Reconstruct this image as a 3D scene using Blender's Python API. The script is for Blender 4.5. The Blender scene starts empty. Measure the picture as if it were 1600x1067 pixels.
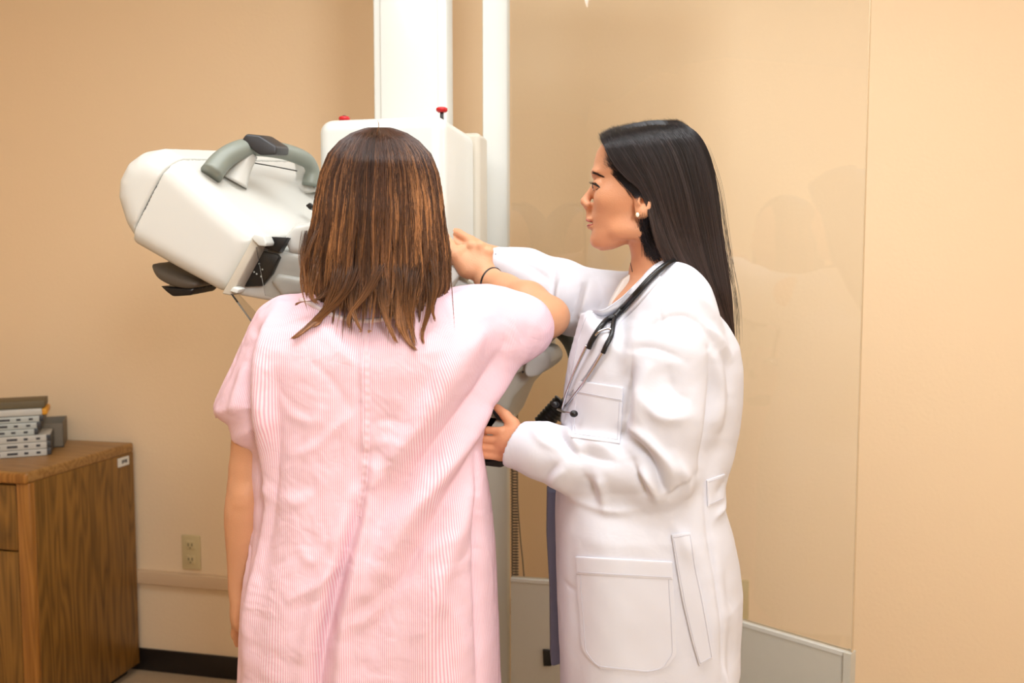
import bpy, math, random
import numpy as np
from mathutils import Vector
from mathutils.bvhtree import BVHTree

# ---------------------------------------------------------------- camera, world, lights, exposure
SC = bpy.context.scene
FPX, CAMZ, PITCH = 1340.0, 1.33, math.radians(3.97)
cam_d = bpy.data.cameras.new('camera'); cam = bpy.data.objects.new('camera', cam_d)
SC.collection.objects.link(cam); SC.camera = cam
cam.location = (0, 0, CAMZ); cam.rotation_euler = (math.pi/2 - PITCH, 0, 0)
cam_d.sensor_width = 36; cam_d.lens = 36*FPX/1600; cam_d.clip_start = .05
cam_d.dof.use_dof = True; cam_d.dof.focus_distance = 1.42; cam_d.dof.aperture_fstop = 4.5
SC.view_settings.view_transform = 'Standard'; SC.view_settings.look = 'None'
SC.view_settings.gamma = 1; SC.view_settings.use_curve_mapping = False
SC.view_settings.exposure = 0.12
w = bpy.data.worlds.new('world'); SC.world = w; w.use_nodes = True
w.node_tree.nodes['Background'].inputs[0].default_value = (1, .97, .93, 1)
w.node_tree.nodes['Background'].inputs[1].default_value = 0.35

def area(name, loc, target, sx, sy, power, col=(1, 1, 1), spread=None):
    d = bpy.data.lights.new(name, 'AREA'); d.shape = 'RECTANGLE'; d.size = sx; d.size_y = sy
    d.energy = power; d.color = col
    if spread: d.spread = math.radians(spread)
    o = bpy.data.objects.new(name, d); SC.collection.objects.link(o)
    o.location = loc
    o.rotation_euler = (Vector(target)-Vector(loc)).to_track_quat('-Z', 'Y').to_euler()
    o['kind'] = 'helper'
    return o
area('key_softbox', (1.30, -1.75, 2.25), (.30, 1.9, 1.2), 1.1, 1.0, 88, (.93, .97, 1.0))
area('fill_softbox', (-.3, -1.4, 2.35), (-.5, 1.8, 1.2), 1.1, .8, 7, (.93, .97, 1.0))
area('ceiling_lamp', (.0, 1.05, 2.58), (.0, 1.05, 0), 2.2, .8, 34, (.93, .97, 1.0))

# ---------------------------------------------------------------- helpers
CP, SP = math.cos(PITCH), math.sin(PITCH)
def W(u, v, y):
    """world point at depth y (m in front of the camera) seen at photo position u, v (1600x1067)"""
    a = (u-800.0)/FPX; b = -(v-533.5)/FPX
    dx, dy, dz = a, CP+b*SP, -SP+b*CP
    k = y/dy
    return np.array([dx*k, y, CAMZ+dz*k])
RS, RC = math.sin(math.radians(12.2)), math.cos(math.radians(12.2))
def R(a, n, z):
    """room coordinates: a along the back wall, n towards it"""
    return np.array([a*RC+n*RS, -a*RS+n*RC, z])
def toroom(p):
    return np.array([p[0]*RC-p[1]*RS, p[0]*RS+p[1]*RC, p[2]])
ZF = -.075      # height of the floor; heights in this file are counted from a level a little above it

def lin(c):
    c = np.array(c, float)/255
    return tuple(np.where(c <= .04045, c/12.92, ((c+.055)/1.055)**2.4))
def mat(name, rgb, rough=.5, metal=0, spec=.5, noise=0, nscale=40, bump=0, bscale=200, trans=0, sss=0, coat=0, emit=0):
    m = bpy.data.materials.new(name); m.use_nodes = True
    nt = m.node_tree; b = nt.nodes['Principled BSDF']; L = nt.links.new
    col = lin(rgb)+(1,)
    b.inputs['Base Color'].default_value = col
    b.inputs['Roughness'].default_value = rough; b.inputs['Metallic'].default_value = metal
    b.inputs['Specular IOR Level'].default_value = spec
    b.inputs['Coat Weight'].default_value = coat
    if trans: b.inputs['Transmission Weight'].default_value = trans
    if sss:
        b.inputs['Subsurface Weight'].default_value = sss
        b.inputs['Subsurface Radius'].default_value = (.012, .005, .003); b.inputs['Subsurface Scale'].default_value = 1
    tc = nt.nodes.new('ShaderNodeTexCoord')
    if noise:
        n = nt.nodes.new('ShaderNodeTexNoise'); n.inputs['Scale'].default_value = nscale; n.inputs['Detail'].default_value = 4
        L(tc.outputs['Object'], n.inputs['Vector'])
        mx = nt.nodes.new('ShaderNodeMix'); mx.data_type = 'RGBA'
        mx.inputs['A'].default_value = tuple(min(1, c*(1-noise)) for c in col[:3])+(1,)
        mx.inputs['B'].default_value = tuple(min(1, c*(1+noise)) for c in col[:3])+(1,)
        L(n.outputs['Fac'], mx.inputs['Factor']); L(mx.outputs['Result'], b.inputs['Base Color'])
    if bump:
        n = nt.nodes.new('ShaderNodeTexNoise'); n.inputs['Scale'].default_value = bscale; n.inputs['Detail'].default_value = 3
        L(tc.outputs['Object'], n.inputs['Vector'])
        bp = nt.nodes.new('ShaderNodeBump'); bp.inputs['Strength'].default_value = 1; bp.inputs['Distance'].default_value = bump
        L(n.outputs['Fac'], bp.inputs['Height']); L(bp.outputs['Normal'], b.inputs['Normal'])
    return m

def link(o, m=None, parent=None):
    SC.collection.objects.link(o)
    if m is not None: o.data.materials.append(m)
    if parent is not None: o.parent = parent
    return o
def tag(o, label=None, cat=None, group=None, kind=None):
    for k, v in (('label', label), ('category', cat), ('group', group), ('kind', kind)):
        if v: o[k] = v
    return o
def empty(name, loc, rotz=0):
    """an Empty at a thing's base; children built in world space are moved under it with adopt()"""
    o = bpy.data.objects.new(name, None); SC.collection.objects.link(o)
    o.location = loc; o.rotation_euler = (0, 0, rotz); o.empty_display_size = .05
    return o
def mesh_obj(name, V, F, m, parent=None, smooth=True, local=None):
    """V world coords; stored relative to the thing's base"""
    me = bpy.data.meshes.new(name)
    V = np.asarray(V, float)
    root = parent
    if local is not None: base = np.array(local)
    elif parent is not None:
        base = np.array(world_loc(parent)); 
    else: base = np.zeros(3)
    Vl = V-base
    if isinstance(F, np.ndarray):
        n = F.shape[1]
        me.vertices.add(len(V)); me.vertices.foreach_set('co', Vl.astype(np.float32).ravel())
        me.loops.add(F.size); me.loops.foreach_set('vertex_index', F.astype(np.int32).ravel())
        me.polygons.add(len(F)); me.polygons.foreach_set('loop_start', (np.arange(len(F))*n).astype(np.int32))
        me.update(calc_edges=True)
    else:
        me.from_pydata([tuple(p) for p in Vl], [], [tuple(f) for f in F])
    me.polygons.foreach_set('use_smooth', np.full(len(me.polygons), smooth))
    me.update()
    o = bpy.data.objects.new(name, me); link(o, m, parent)
    if local is not None and parent is None: o.location = local
    return o
def world_loc(o):
    p = np.zeros(3)
    while o is not None:
        p = p+np.array(o.location); o = o.parent
    return p
def bevel(o, wd=.003, seg=3, ang=35):
    b = o.modifiers.new('bevel', 'BEVEL'); b.width = wd; b.segments = seg; b.limit_method = 'ANGLE'; b.angle_limit = math.radians(ang)
    b.harden_normals = False
    return o
def boxR(name, a0, a1, n0, n1, z0, z1, m, parent=None, bev=.003, seg=3, local=None):
    V = [R(a, n, z) for z in (z0, z1) for n in (n0, n1) for a in (a0, a1)]
    F = [(0, 2, 3, 1), (4, 5, 7, 6), (0, 1, 5, 4), (2, 6, 7, 3), (0, 4, 6, 2), (1, 3, 7, 5)]
    o = mesh_obj(name, V, F, m, parent, smooth=bool(bev), local=local)
    if bev: bevel(o, bev, seg)
    return o
def prism(name, pts, y0, m, ext, parent=None, bev=.004, seg=3, yy=None, local=None):
    """polygon given by photo positions at depth y0, with real thickness: pushed along ext (world vector)"""
    A = [W(u, v, y0 if yy is None else yy[i]) for i, (u, v) in enumerate(pts)]
    ext = np.array(ext, float); n = len(A)
    V = A+[p+ext for p in A]
    area2 = sum(A[i][0]*A[(i+1) % n][2]-A[(i+1) % n][0]*A[i][2] for i in range(n))
    F = [tuple(range(n)), tuple(range(2*n-1, n-1, -1))]
    F += [(i, i+n, (i+1) % n+n, (i+1) % n) for i in range(n)]
    if area2 < 0: F = [f[::-1] for f in F]
    o = mesh_obj(name, V, F, m, parent, smooth=bool(bev), local=local)
    if bev: bevel(o, bev, seg, 25)
    return o
def spline(P, n, closed=False):
    """Catmull-Rom through points (any dim)"""
    P = np.asarray(P, float)
    if len(P) < 3:
        t = np.linspace(0, 1, n)[:, None]; return P[0]*(1-t)+P[-1]*t
    if closed: Q = np.vstack([P[-1:], P, P[:2]]); m = len(P)
    else: Q = np.vstack([2*P[0]-P[1], P, 2*P[-1]-P[-2]]); m = len(P)-1
    T = np.linspace(0, m, n, endpoint=not closed); i = np.minimum(T.astype(int), m-1); t = (T-i)[:, None]
    a, b, c, d = Q[i], Q[i+1], Q[i+2], Q[i+3]
    return .5*((2*b)+(-a+c)*t+(2*a-5*b+4*c-d)*t*t+(-a+3*b-3*c+d)*t**3)
def tube_vf(P, r, seg=12, flat=1.0, caps=True, up=(0, 0, 1)):
    P = np.asarray(P, float); n = len(P); r = np.broadcast_to(np.asarray(r, float), (n,))
    T = np.gradient(P, axis=0); T /= np.linalg.norm(T, axis=1)[:, None]+1e-12
    N = np.zeros_like(P); x = np.cross(T[0], up)
    if np.linalg.norm(x) < 1e-3: x = np.cross(T[0], (0, 1, 0))
    x /= np.linalg.norm(x)
    for i in range(n):
        x = x-T[i]*np.dot(x, T[i]); x /= np.linalg.norm(x)+1e-12; N[i] = x
    B = np.cross(T, N)
    th = np.arange(seg)*2*math.pi/seg
    V = P[:, None, :]+r[:, None, None]*(np.cos(th)[None, :, None]*N[:, None, :]+flat*np.sin(th)[None, :, None]*B[:, None, :])
    V = V.reshape(-1, 3); F = []
    for i in range(n-1):
        for j in range(seg):
            F.append((i*seg+j, (i+1)*seg+j, (i+1)*seg+(j+1) % seg, i*seg+(j+1) % seg))
    if caps:
        F.append(tuple(range(seg))); F.append(tuple((n-1)*seg+j for j in range(seg-1, -1, -1)))
    return V, F
def tube(name, P, r, m, parent=None, seg=12, n=None, flat=1.0, local=None, up=(0, 0, 1)):
    P = np.asarray(P, float)
    if n:
        r = np.atleast_1d(np.asarray(r, float)); rr = np.interp(np.linspace(0, 1, len(P)), np.linspace(0, 1, len(r)), r)
        Q = spline(np.hstack([P, rr[:, None]]), n); P, r = Q[:, :3], Q[:, 3]
    V, F = tube_vf(P, r, seg, flat, up=up)
    return mesh_obj(name, V, F, m, parent, local=local)
def ball(name, c, r, m, parent=None, seg=20, local=None):
    r = np.broadcast_to(np.asarray(r, float), (3,)); V = []; F = []; rings = seg//2
    for i in range(1, rings):
        t = math.pi*i/rings
        for j in range(seg):
            p = 2*math.pi*j/seg
            V.append(np.array(c)+r*np.array([math.sin(t)*math.cos(p), math.sin(t)*math.sin(p), math.cos(t)]))
    V.append(np.array(c)+r*np.array([0, 0, 1])); V.append(np.array(c)-r*np.array([0, 0, 1]))
    top, bot = len(V)-2, len(V)-1
    for i in range(rings-2):
        for j in range(seg):
            F.append((i*seg+j, (i+1)*seg+j, (i+1)*seg+(j+1) % seg, i*seg+(j+1) % seg))
    for j in range(seg):
        F.append((top, j, (j+1) % seg)); F.append((bot, (rings-2)*seg+(j+1) % seg, (rings-2)*seg+j))
    return mesh_obj(name, V, F, m, parent, local=local)

# ---------------------------------------------------------------- implicit surfaces on a rectilinear grid
def sstep(x, a, b):
    t = np.clip((x-a)/(b-a), 0, 1); return t*t*(3-2*t)
def axis(*segs):
    """axis((start, step), (start, step), ..., end)"""
    out = []
    for i in range(len(segs)-1):
        a, st = segs[i]; b = segs[i+1][0] if isinstance(segs[i+1], tuple) else segs[i+1]
        out.append(np.arange(a, b-st*.5, st))
    e = segs[-1]
    return np.concatenate(out+[[e]]).astype(np.float32)
class Field:
    def __init__(s, ax, ay, az):
        s.ax, s.ay, s.az = ax, ay, az
        s.F = np.full((len(ax), len(ay), len(az)), .5, np.float32)
    def box(s, lo, hi):
        sl = []
        for A, l, h in zip((s.ax, s.ay, s.az), lo, hi):
            i0 = max(0, int(np.searchsorted(A, l))-1); i1 = min(len(A), int(np.searchsorted(A, h))+1)
            sl.append(slice(i0, i1))
        return tuple(sl)
    def op(s, pr, k=.01, mode='u'):
        fn, lo, hi = pr
        m = k+.02
        sl = s.box(np.array(lo)-m, np.array(hi)+m)
        if any(q.stop <= q.start for q in sl): return
        X = s.ax[sl[0]][:, None, None]; Y = s.ay[sl[1]][None, :, None]; Z = s.az[sl[2]][None, None, :]
        d = fn(X, Y, Z); a = s.F[sl]
        if mode == 'u':
            h = np.clip(.5+.5*(a-d)/k, 0, 1); s.F[sl] = a+(d-a)*h-k*h*(1-h)
        elif mode == 'c':
            d = -d; h = np.clip(.5-.5*(a-d)/k, 0, 1); s.F[sl] = a+(d-a)*h+k*h*(1-h)
        elif mode == 'i':
            h = np.clip(.5-.5*(a-d)/k, 0, 1); s.F[sl] = a+(d-a)*h+k*h*(1-h)
    def mesh(s, smooth=2):
        F = s.F; I = F < 0
        nx, ny, nz = F.shape
        c = np.zeros((nx-1, ny-1, nz-1), np.uint8)
        for i in (0, 1):
            for j in (0, 1):
                for k in (0, 1): c += I[i:nx-1+i, j:ny-1+j, k:nz-1+k]
        act = (c > 0) & (c < 8)
        ci = np.argwhere(act); idx = np.full(act.shape, -1, np.int64); idx[act] = np.arange(len(ci))
        P = np.zeros((len(ci), 3)); cnt = np.zeros(len(ci))
        i, j, k = ci.T
        for ax_ in range(3):
            o1, o2 = [q for q in range(3) if q != ax_]
            for b1 in (0, 1):
                for b2 in (0, 1):
                    p = [i.copy(), j.copy(), k.copy()]; p[o1] = p[o1]+b1; p[o2] = p[o2]+b2
                    q = [x.copy() for x in p]; q[ax_] = q[ax_]+1
                    f0 = F[p[0], p[1], p[2]]; f1 = F[q[0], q[1], q[2]]
                    mk = (f0 < 0) != (f1 < 0)
                    t = np.where(mk, f0/np.where(mk, f0-f1, 1), 0)
                    pos = np.stack(p, 1).astype(float); pos[:, ax_] += t
                    P[mk] += pos[mk]; cnt[mk] += 1
        P /= cnt[:, None]
        Wd = np.stack([np.interp(P[:, 0], np.arange(nx), s.ax), np.interp(P[:, 1], np.arange(ny), s.ay), np.interp(P[:, 2], np.arange(nz), s.az)], 1)
        Q = []
        # edges along x
        e = I[:-1, 1:-1, 1:-1] != I[1:, 1:-1, 1:-1]; a = np.argwhere(e); a[:, 1:] += 1
        fl = I[a[:, 0], a[:, 1], a[:, 2]]
        q = np.stack([idx[a[:, 0], a[:, 1]-1, a[:, 2]-1], idx[a[:, 0], a[:, 1], a[:, 2]-1], idx[a[:, 0], a[:, 1], a[:, 2]], idx[a[:, 0], a[:, 1]-1, a[:, 2]]], 1)
        q[~fl] = q[~fl][:, ::-1]; Q.append(q)
        e = I[1:-1, :-1, 1:-1] != I[1:-1, 1:, 1:-1]; a = np.argwhere(e); a[:, 0] += 1; a[:, 2] += 1
        fl = I[a[:, 0], a[:, 1], a[:, 2]]
        q = np.stack([idx[a[:, 0]-1, a[:, 1], a[:, 2]-1], idx[a[:, 0]-1, a[:, 1], a[:, 2]], idx[a[:, 0], a[:, 1], a[:, 2]], idx[a[:, 0], a[:, 1], a[:, 2]-1]], 1)
        q[~fl] = q[~fl][:, ::-1]; Q.append(q)
        e = I[1:-1, 1:-1, :-1] != I[1:-1, 1:-1, 1:]; a = np.argwhere(e); a[:, :2] += 1
        fl = I[a[:, 0], a[:, 1], a[:, 2]]
        q = np.stack([idx[a[:, 0]-1, a[:, 1]-1, a[:, 2]], idx[a[:, 0], a[:, 1]-1, a[:, 2]], idx[a[:, 0], a[:, 1], a[:, 2]], idx[a[:, 0]-1, a[:, 1], a[:, 2]]], 1)
        q[~fl] = q[~fl][:, ::-1]; Q.append(q)
        Q = np.concatenate(Q); Q = Q[(Q >= 0).all(1)]
        # keep only the largest connected surface (hidden crumbs would read as loose pieces)
        lab = np.arange(len(Wd))
        while True:
            mn = lab[Q].min(1); new = lab.copy()
            for c4 in range(4): np.minimum.at(new, Q[:, c4], mn)
            new = new[new]
            if (new == lab).all(): break
            lab = new
        u, inv, ct = np.unique(lab, return_inverse=True, return_counts=True)
        keep = inv == ct.argmax()
        Q = Q[keep[Q[:, 0]]]; remap = np.cumsum(keep)-1; Q = remap[Q]; Wd = Wd[keep]
        for _ in range(smooth): Wd = relax(Wd, Q, .5)
        return Wd, Q
def relax(V, Q, w_):
    E = np.concatenate([Q[:, [0, 1]], Q[:, [1, 2]], Q[:, [2, 3]], Q[:, [3, 0]]])
    n = len(V); cnt = np.bincount(E[:, 0], minlength=n)+np.bincount(E[:, 1], minlength=n)
    out = np.empty_like(V)
    for a in range(3):
        s_ = np.bincount(E[:, 0], V[E[:, 1], a], n)+np.bincount(E[:, 1], V[E[:, 0], a], n)
        out[:, a] = s_/np.maximum(cnt, 1)
    return V*(1-w_)+out*w_
def normals(V, Q):
    fn = np.cross(V[Q[:, 2]]-V[Q[:, 0]], V[Q[:, 3]]-V[Q[:, 1]])
    N = np.zeros_like(V)
    for c in range(4):
        for a in range(3): N[:, a] += np.bincount(Q[:, c], fn[:, a], len(V))
    return N/(np.linalg.norm(N, axis=1)[:, None]+1e-20)
# primitives: (function, low corner, high corner)
def cone(a, b, ra, rb):
    a = np.array(a, float); b = np.array(b, float); ab = b-a; L2 = max(1e-9, ab@ab)
    def fn(X, Y, Z):
        t = np.clip(((X-a[0])*ab[0]+(Y-a[1])*ab[1]+(Z-a[2])*ab[2])/L2, 0, 1)
        return np.sqrt((X-a[0]-t*ab[0])**2+(Y-a[1]-t*ab[1])**2+(Z-a[2]-t*ab[2])**2)-(ra+(rb-ra)*t)
    m = max(ra, rb); return fn, np.minimum(a, b)-m, np.maximum(a, b)+m
def rotm(ax_, deg):
    from mathutils import Matrix
    return np.array(Matrix.Rotation(math.radians(deg), 3, Vector(ax_)))
def frame(fwd, up):
    """rows: local x (fwd), y, z so that local = M @ world"""
    f = np.array(fwd, float); f /= np.linalg.norm(f); u = np.array(up, float); u -= f*(u@f); u /= np.linalg.norm(u)
    return np.stack([f, np.cross(u, f), u])
def ell(c, r, M=None):
    c = np.array(c, float); r = np.array(r, float)
    def fn(X, Y, Z):
        x, y, z = X-c[0], Y-c[1], Z-c[2]
        if M is not None:
            x, y, z = (M[0, 0]*x+M[0, 1]*y+M[0, 2]*z, M[1, 0]*x+M[1, 1]*y+M[1, 2]*z, M[2, 0]*x+M[2, 1]*y+M[2, 2]*z)
        k0 = np.sqrt((x/r[0])**2+(y/r[1])**2+(z/r[2])**2); k1 = np.sqrt((x/r[0]**2)**2+(y/r[1]**2)**2+(z/r[2]**2)**2)+1e-6
        return k0*(k0-1)/k1
    m = r.max() if M is not None else r
    return fn, c-m, c+m
def rbox(c, h, rr, M=None):
    c = np.array(c, float); h = np.array(h, float)
    def fn(X, Y, Z):
        x, y, z = X-c[0], Y-c[1], Z-c[2]
        if M is not None:
            x, y, z = (M[0, 0]*x+M[0, 1]*y+M[0, 2]*z, M[1, 0]*x+M[1, 1]*y+M[1, 2]*z, M[2, 0]*x+M[2, 1]*y+M[2, 2]*z)
        qx, qy, qz = abs(x)-h[0]+rr, abs(y)-h[1]+rr, abs(z)-h[2]+rr
        return np.sqrt(np.maximum(qx, 0)**2+np.maximum(qy, 0)**2+np.maximum(qz, 0)**2)+np.minimum(np.maximum(qx, np.maximum(qy, qz)), 0)-rr
    m = np.linalg.norm(h) if M is not None else h
    return fn, c-m, c+m
def loft(rows, p=2.0):
    """rows of (z, xc, yc, rx, ry), stacked superellipses"""
    A = np.array(sorted(rows), float)
    def fn(X, Y, Z):
        z = Z
        g = [np.interp(z, A[:, 0], A[:, i]) for i in range(1, 5)]
        x = abs(X-g[0])/g[2]; y = abs(Y-g[1])/g[3]
        d = ((x**p+y**p)**(1/p)-1)*np.minimum(g[2], g[3])
        return np.maximum(d, np.maximum(A[0, 0]-z, z-A[-1, 0]))
    lo = [np.min(A[:, 1]-A[:, 3]), np.min(A[:, 2]-A[:, 4]), A[0, 0]]; hi = [np.max(A[:, 1]+A[:, 3]), np.max(A[:, 2]+A[:, 4]), A[-1, 0]]
    return fn, lo, hi
def poly_dist(P, X, Z):
    """signed distance (negative inside) to closed polygon P (n,2), broadcasting X, Z"""
    d = None; inside = None; n = len(P)
    for i in range(n):
        a, b = P[i], P[(i+1) % n]; e = b-a; L2 = e@e+1e-12
        t = np.clip(((X-a[0])*e[0]+(Z-a[1])*e[1])/L2, 0, 1)
        q = (X-a[0]-t*e[0])**2+(Z-a[1]-t*e[1])**2
        d = q if d is None else np.minimum(d, q)
        cr = ((a[1] > Z) != (b[1] > Z)) & (X < (b[0]-a[0])*(Z-a[1])/((b[1]-a[1]) or 1e-9)+a[0])
        inside = cr if inside is None else inside ^ cr
    d = np.sqrt(d); return np.where(inside, -d, d)
def pillow(P, yc, hmax, Rr, edge=.004):
    """solid with outline P in x,z, its thickness swelling from `edge` at the outline to hmax(x,z) at distance Rr inside; centre surface yc(x,z)"""
    P = np.asarray(P, float)
    def fn(X, Y, Z):
        s = poly_dist(P, X, Z); t = np.clip(-s/Rr, 0, 1)
        h = edge+(hmax(X, Z)-edge)*np.sqrt(np.clip(1-(1-t)**2, 0, 1))
        d = (abs(Y-yc(X, Z))-h)
        return np.maximum(s, d*.7)
    return fn, [P[:, 0].min(), 0, P[:, 1].min()], [P[:, 0].max(), 3, P[:, 1].max()]
def limb(fd, pts, rad, k=.012):
    for i in range(len(pts)-1): fd.op(cone(pts[i], pts[i+1], rad[i], rad[i+1]), k)
def crease(V, N, lines, mask):
    """push the surface along its normals: lines = (points in x,z; width; height); soft ridge (+) or narrow valley (-)"""
    D = np.zeros(len(V))
    for L in lines:
        P, wd, am = np.asarray(L[0], float), L[1], L[2]
        P = spline(P, max(8, 6*len(P)))
        best = np.full(len(V), 9.); bt = np.zeros(len(V))
        lo, hi = P.min(0)-wd*4, P.max(0)+wd*4
        sel = np.where((V[:, 0] > lo[0]) & (V[:, 0] < hi[0]) & (V[:, 2] > lo[1]) & (V[:, 2] < hi[1]) & (mask > .01))[0]
        if not len(sel): continue
        x, z = V[sel, 0], V[sel, 2]; b = np.full(len(sel), 9.); tt = np.zeros(len(sel))
        for i in range(len(P)-1):
            a, e = P[i], P[i+1]-P[i]; t = np.clip(((x-a[0])*e[0]+(z-a[1])*e[1])/(e@e+1e-12), 0, 1)
            d = np.hypot(x-a[0]-t*e[0], z-a[1]-t*e[1]); c = d < b
            b[c] = d[c]; tt[c] = ((i+t)/(len(P)-1))[c]
        prof = np.exp(-(b/wd)**2) if am > 0 else np.exp(-np.sqrt((b/wd)**2+.05))*1.2
        D[sel] += am*prof*np.sin(np.pi*np.clip(tt, .04, .96))**.6
    return V+N*(D*mask)[:, None]
def XZ(pts, y):
    return np.array([W(u, v, y)[[0, 2]] for u, v in pts])
def hand(fd, wrist, kn, tips_dirs, thumb, back, wpalm=.038, tp=.0135, rr=.0082, lens=(.07, .078, .074, .058), curl=None, scale=1.0, spread=0.0):
    """palm from wrist to knuckle centre, 4 fingers (index first) bending by curl degrees about the knuckle row, thumb polyline"""
    wrist = np.array(wrist, float); kn = np.array(kn, float)
    f = kn-wrist; L = np.linalg.norm(f); f /= L
    b = np.array(back, float); b -= f*(b@f); b /= np.linalg.norm(b)
    s = np.cross(f, b)                                   # towards the index side
    s = s if thumb[0] >= 0 else -s
    M = np.stack([f, s, b])
    fd.op(ell(wrist+f*L*.55, (L*.62, wpalm*.98*scale, tp*1.35), M), .012)
    for i in range(4):
        o = (1.5-i)/1.5
        k0 = kn+s*o*wpalm*.78*scale-f*abs(o)*.006*(1 if i < 3 else 2)+b*.001
        fd.op(cone(wrist+s*o*wpalm*.42, k0, .012*scale, .0100*scale), .010)
        d = f+s*o*spread; d /= np.linalg.norm(d); p = k0; ang = 0
        for j, fr in enumerate((.46, .31, .23)):
            c = curl[i][j] if curl else (15, 20, 12)[j]
            ang += math.radians(c)
            dd = d*math.cos(ang)-b*math.sin(ang); q = p+dd*lens[i]*fr*scale
            fd.op(cone(p, q, rr*scale*(1.04-.09*j), rr*scale*(.97-.1*j)), .004)
            p = q
    T = [wrist+s*thumb[1]*wpalm*.55+f*L*.25]+[np.array(t, float) for t in thumb[2]]
    r_ = [.015, .0115, .0100, .0085][:len(T)]
    for i in range(len(T)-1): fd.op(cone(T[i], T[i+1], r_[i]*scale, r_[i+1]*scale), .007)

def patch(name, bvh, poly, y_hit, off, thick, m, parent, res=.004, face=(0, 1, 0), label=None, yref=1.4):
    """sewn-on cloth piece: outline in photo positions at yref, laid on the garment, with real thickness"""
    P = XZ(poly, yref)
    lo, hi = P.min(0), P.max(0)
    nx = int((hi[0]-lo[0])/res)+2; nz = int((hi[1]-lo[1])/res)+2
    gx = np.linspace(lo[0], hi[0], nx); gz = np.linspace(lo[1], hi[1], nz)
    S = poly_dist(P, gx[:, None], gz[None, :])
    inn = S < res*.75
    idx = {}; top = []; 
    camp = np.array([0, 0, CAMZ])
    for i in range(nx):
        for k in range(nz):
            if not inn[i, k]: continue
            x, z = gx[i], gz[k]
            if S[i, k] > 0:                                  # snap outside points to the outline
                best = None
                for j in range(len(P)):
                    a, e = P[j], P[(j+1) % len(P)]-P[j]; t = np.clip(((x-a[0])*e[0]+(z-a[1])*e[1])/(e@e), 0, 1)
                    q = a+t*e; dd = np.hypot(*(q-(x, z)))
                    if best is None or dd < best[0]: best = (dd, q)
                x, z = best[1]
            d = np.array([x, yref, z])-camp; d /= np.linalg.norm(d)
            h = bvh.ray_cast(Vector(camp), Vector(d), 4)
            if h[0] is None: continue
            idx[(i, k)] = len(top); top.append((np.array(h[0]), np.array(h[1])))
    if not top: return None
    Pt = np.array([t[0] for t in top]); Nt = np.array([t[1] for t in top]); Nt[Nt @ np.array([0, 1., 0]) > 0] *= -1
    n = len(Pt); F = []
    for i in range(nx-1):
        for k in range(nz-1):
            q = [idx.get(c) for c in ((i, k), (i+1, k), (i+1, k+1), (i, k+1))]
            if all(c is not None for c in q): F.append(tuple(q))
    Nq = Nt.copy()
    if F: 
        Q = np.array(F)
        for _ in range(4): Nq = relax(Nq, Q, .5)
        Nq /= np.linalg.norm(Nq, axis=1)[:, None]+1e-9
        Pt = relax(Pt, Q, 0)
    V = np.vstack([Pt+Nq*(off+thick), Pt-Nq*.002])
    cnt = {}
    for f in F:
        for a, b in zip(f, f[1:]+f[:1]): cnt[(a, b)] = 1
    side = [(b, a, a+n, b+n) for (a, b) in cnt if (b, a) not in cnt]
    FF = F+[tuple(c+n for c in f[::-1]) for f in F]+side
    o = mesh_obj(name, V, FF, m, parent)
    e = o.modifiers.new('edge', 'EDGE_SPLIT'); e.split_angle = math.radians(50)
    if label: o['label'] = label
    return o
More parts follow.
